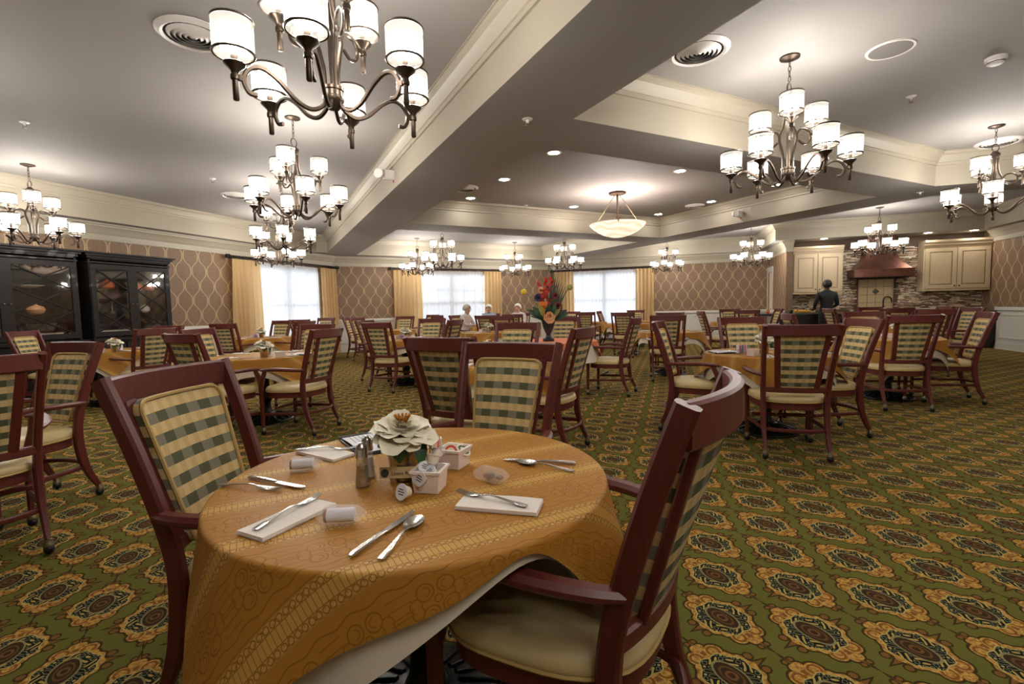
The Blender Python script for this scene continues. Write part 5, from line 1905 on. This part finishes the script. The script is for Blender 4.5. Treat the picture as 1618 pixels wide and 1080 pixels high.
def head_parts(t, c, hair, long=False, skin='skin', turn=0.):
    """eyes, nose, mouth, ears and hair on a head centred at c, facing local -y turned by `turn`"""
    h = link('head_features', None, t, c, turn)
    MB().sweep([(0, -.098, .012), (0, -.118, -.02), (0, -.1, -.032)], rsec(.024, .018, .4), (0, 1, .2)).build('nose', skin, h)
    for s in (-1, 1):
        MB().ball((s * .033, -.088, .016), .0125, 8, 6, (1.2, .6, .8)).build('eye', 'ink', h)
        MB().ball((s * .082, .008, -.005), .026, 8, 6, (.35, .7, 1.1)).build('ear', skin, h)
    MB().ball((0, -.09, -.058), .022, 8, 5, (1.1, .35, .35)).build('mouth', 'petal_maroon', h)

    def fn(u, v):
        a = 2 * PI * u
        th = v * PI * (.62 if not long else .72)
        front = max(0, -math.sin(a))
        th *= 1 - .42 * front
        r = .105 + .006 * math.sin(9 * a) * math.sin(th)
        return (r * .93 * math.sin(th) * math.cos(a), .012 + r * 1.06 * math.sin(th) * math.sin(a), .012 + r * 1.12 * math.cos(th))
    MB().grid(fn, 28, 12, True).build('hair', hair, t, ang=80).location = c
    t.children[-1].rotation_euler = (0, 0, turn)
    return h


def standing():
    j = dict(pelvis=((0, 0, .92), (.155, .115)), waist=((0, .0, 1.05), (.14, .105)), chest=((0, .01, 1.24), (.165, .115)), upper=((0, .01, 1.36), (.15, .09)), neck=((0, .0, 1.46), .055), chin=((0, -.02, 1.53), (.062, .07)), headm=((0, -.0, 1.60), (.078, .092)), headt=((0, .0, 1.67), (.06, .075)))
    e = [('pelvis', 'waist'), ('waist', 'chest'), ('chest', 'upper'), ('upper', 'neck'), ('neck', 'chin'), ('chin', 'headm'), ('headm', 'headt')]
    for s, n in ((-1, 'l'), (1, 'r')):
        j['sh' + n] = ((s * .18, .01, 1.37), .068); j['el' + n] = ((s * .255, -.02, 1.12), .05); j['wrist' + n] = ((s * .19, -.24, 1.02), .033)
        j['hip' + n] = ((s * .095, 0, .84), .095); j['kn' + n] = ((s * .10, -.015, .48), .068); j['an' + n] = ((s * .105, .02, .09), .045); j['toe' + n] = ((s * .12, -.14, .04), (.045, .032))
        e += [('upper', 'sh' + n), ('sh' + n, 'el' + n), ('el' + n, 'wrist' + n), ('pelvis', 'hip' + n), ('hip' + n, 'kn' + n), ('kn' + n, 'an' + n), ('an' + n, 'toe' + n)]
    hand(j, e, -1, j['wristl'][0], (.1, -.9, -.25), (0, -.2, -1)); hand(j, e, 1, j['wristr'][0], (-.1, -.9, -.25), (0, -.2, -1))

    def pm(c):
        if c.z > 1.475: return 0
        if c.z < .93: return 2 if c.z > .10 else 3
        if c.y < -.10 and abs(c.x) > .08: return 0
        return 1
    t = figure('person', j, e, 'person in black shirt and trousers standing at the kitchen counter, back turned', ['skin_dark', 'shirt_black', 'trousers', 'rubber'], (3.70, 13.98, 0), PI + .12, pm)
    head_parts(t, (0, -.0, 1.605), 'hair_black', True, 'skin_dark')
    # apron ties
    MB().box((0, .118, 1.0), (.18, .012, .03)).build('apron_tie', 'trousers', t, smooth=False)
    return t


standing()


def seated(loc, rz, label, hair, shirt, turn=0.):
    j = dict(pelvis=((0, .03, .61), (.16, .11)), waist=((0, .05, .70), (.15, .115)), chest=((0, .06, .88), (.165, .12)), upper=((0, .05, 1.0), (.14, .09)), neck=((0, .02, 1.075), .052), chin=((0, -.015, 1.13), (.06, .068)), headm=((0, -.005, 1.20), (.075, .09)), headt=((0, 0, 1.265), (.058, .072)))
    e = [('pelvis', 'waist'), ('waist', 'chest'), ('chest', 'upper'), ('upper', 'neck'), ('neck', 'chin'), ('chin', 'headm'), ('headm', 'headt')]
    for s, n in ((-1, 'l'), (1, 'r')):
        j['sh' + n] = ((s * .165, .05, 1.0), .062); j['el' + n] = ((s * .215, -.08, .79), .046); j['wrist' + n] = ((s * .10, -.27, .79), .03)
        j['hip' + n] = ((s * .10, -.02, .59), .085); j['kn' + n] = ((s * .12, -.36, .53), .068); j['an' + n] = ((s * .12, -.36, .10), .045); j['toe' + n] = ((s * .13, -.5, .04), (.045, .032))
        e += [('upper', 'sh' + n), ('sh' + n, 'el' + n), ('el' + n, 'wrist' + n), ('pelvis', 'hip' + n), ('hip' + n, 'kn' + n), ('kn' + n, 'an' + n), ('an' + n, 'toe' + n)]
    hand(j, e, -1, j['wristl'][0], (.2, -.9, 0), (0, -.1, -1), .95); hand(j, e, 1, j['wristr'][0], (-.2, -.9, 0), (0, -.1, -1), .95)

    def pm(c):
        if c.z > 1.085: return 0
        if c.z < .10: return 3
        if c.z < .64 and c.y < .4 and (c.y < -.05 or c.z < .56): return 2
        if c.y < -.24 and c.z > .70: return 0
        return 1
    t = figure('person', j, e, label, ['skin', shirt, 'trousers', 'rubber'], loc, rz, pm)
    head_parts(t, (0, -.005, 1.20), hair, False, 'skin', turn)
    return t


seated((-4.95, 11.5, 0), math.radians(262 - 180), 'grey-haired diner in profile, sitting at a table before the middle window', 'hair_grey', 'cardigan')
seated((-4.99, 13.16, 0), math.radians(190 - 180), 'white-haired diner sitting far back at the right curtain of the middle window', 'hair_white', 'blue_shirt')
seated((-4.12, 13.20, 0), math.radians(2), 'white-haired diner sitting nearest to the tall flowers', 'hair_white', 'cardigan')
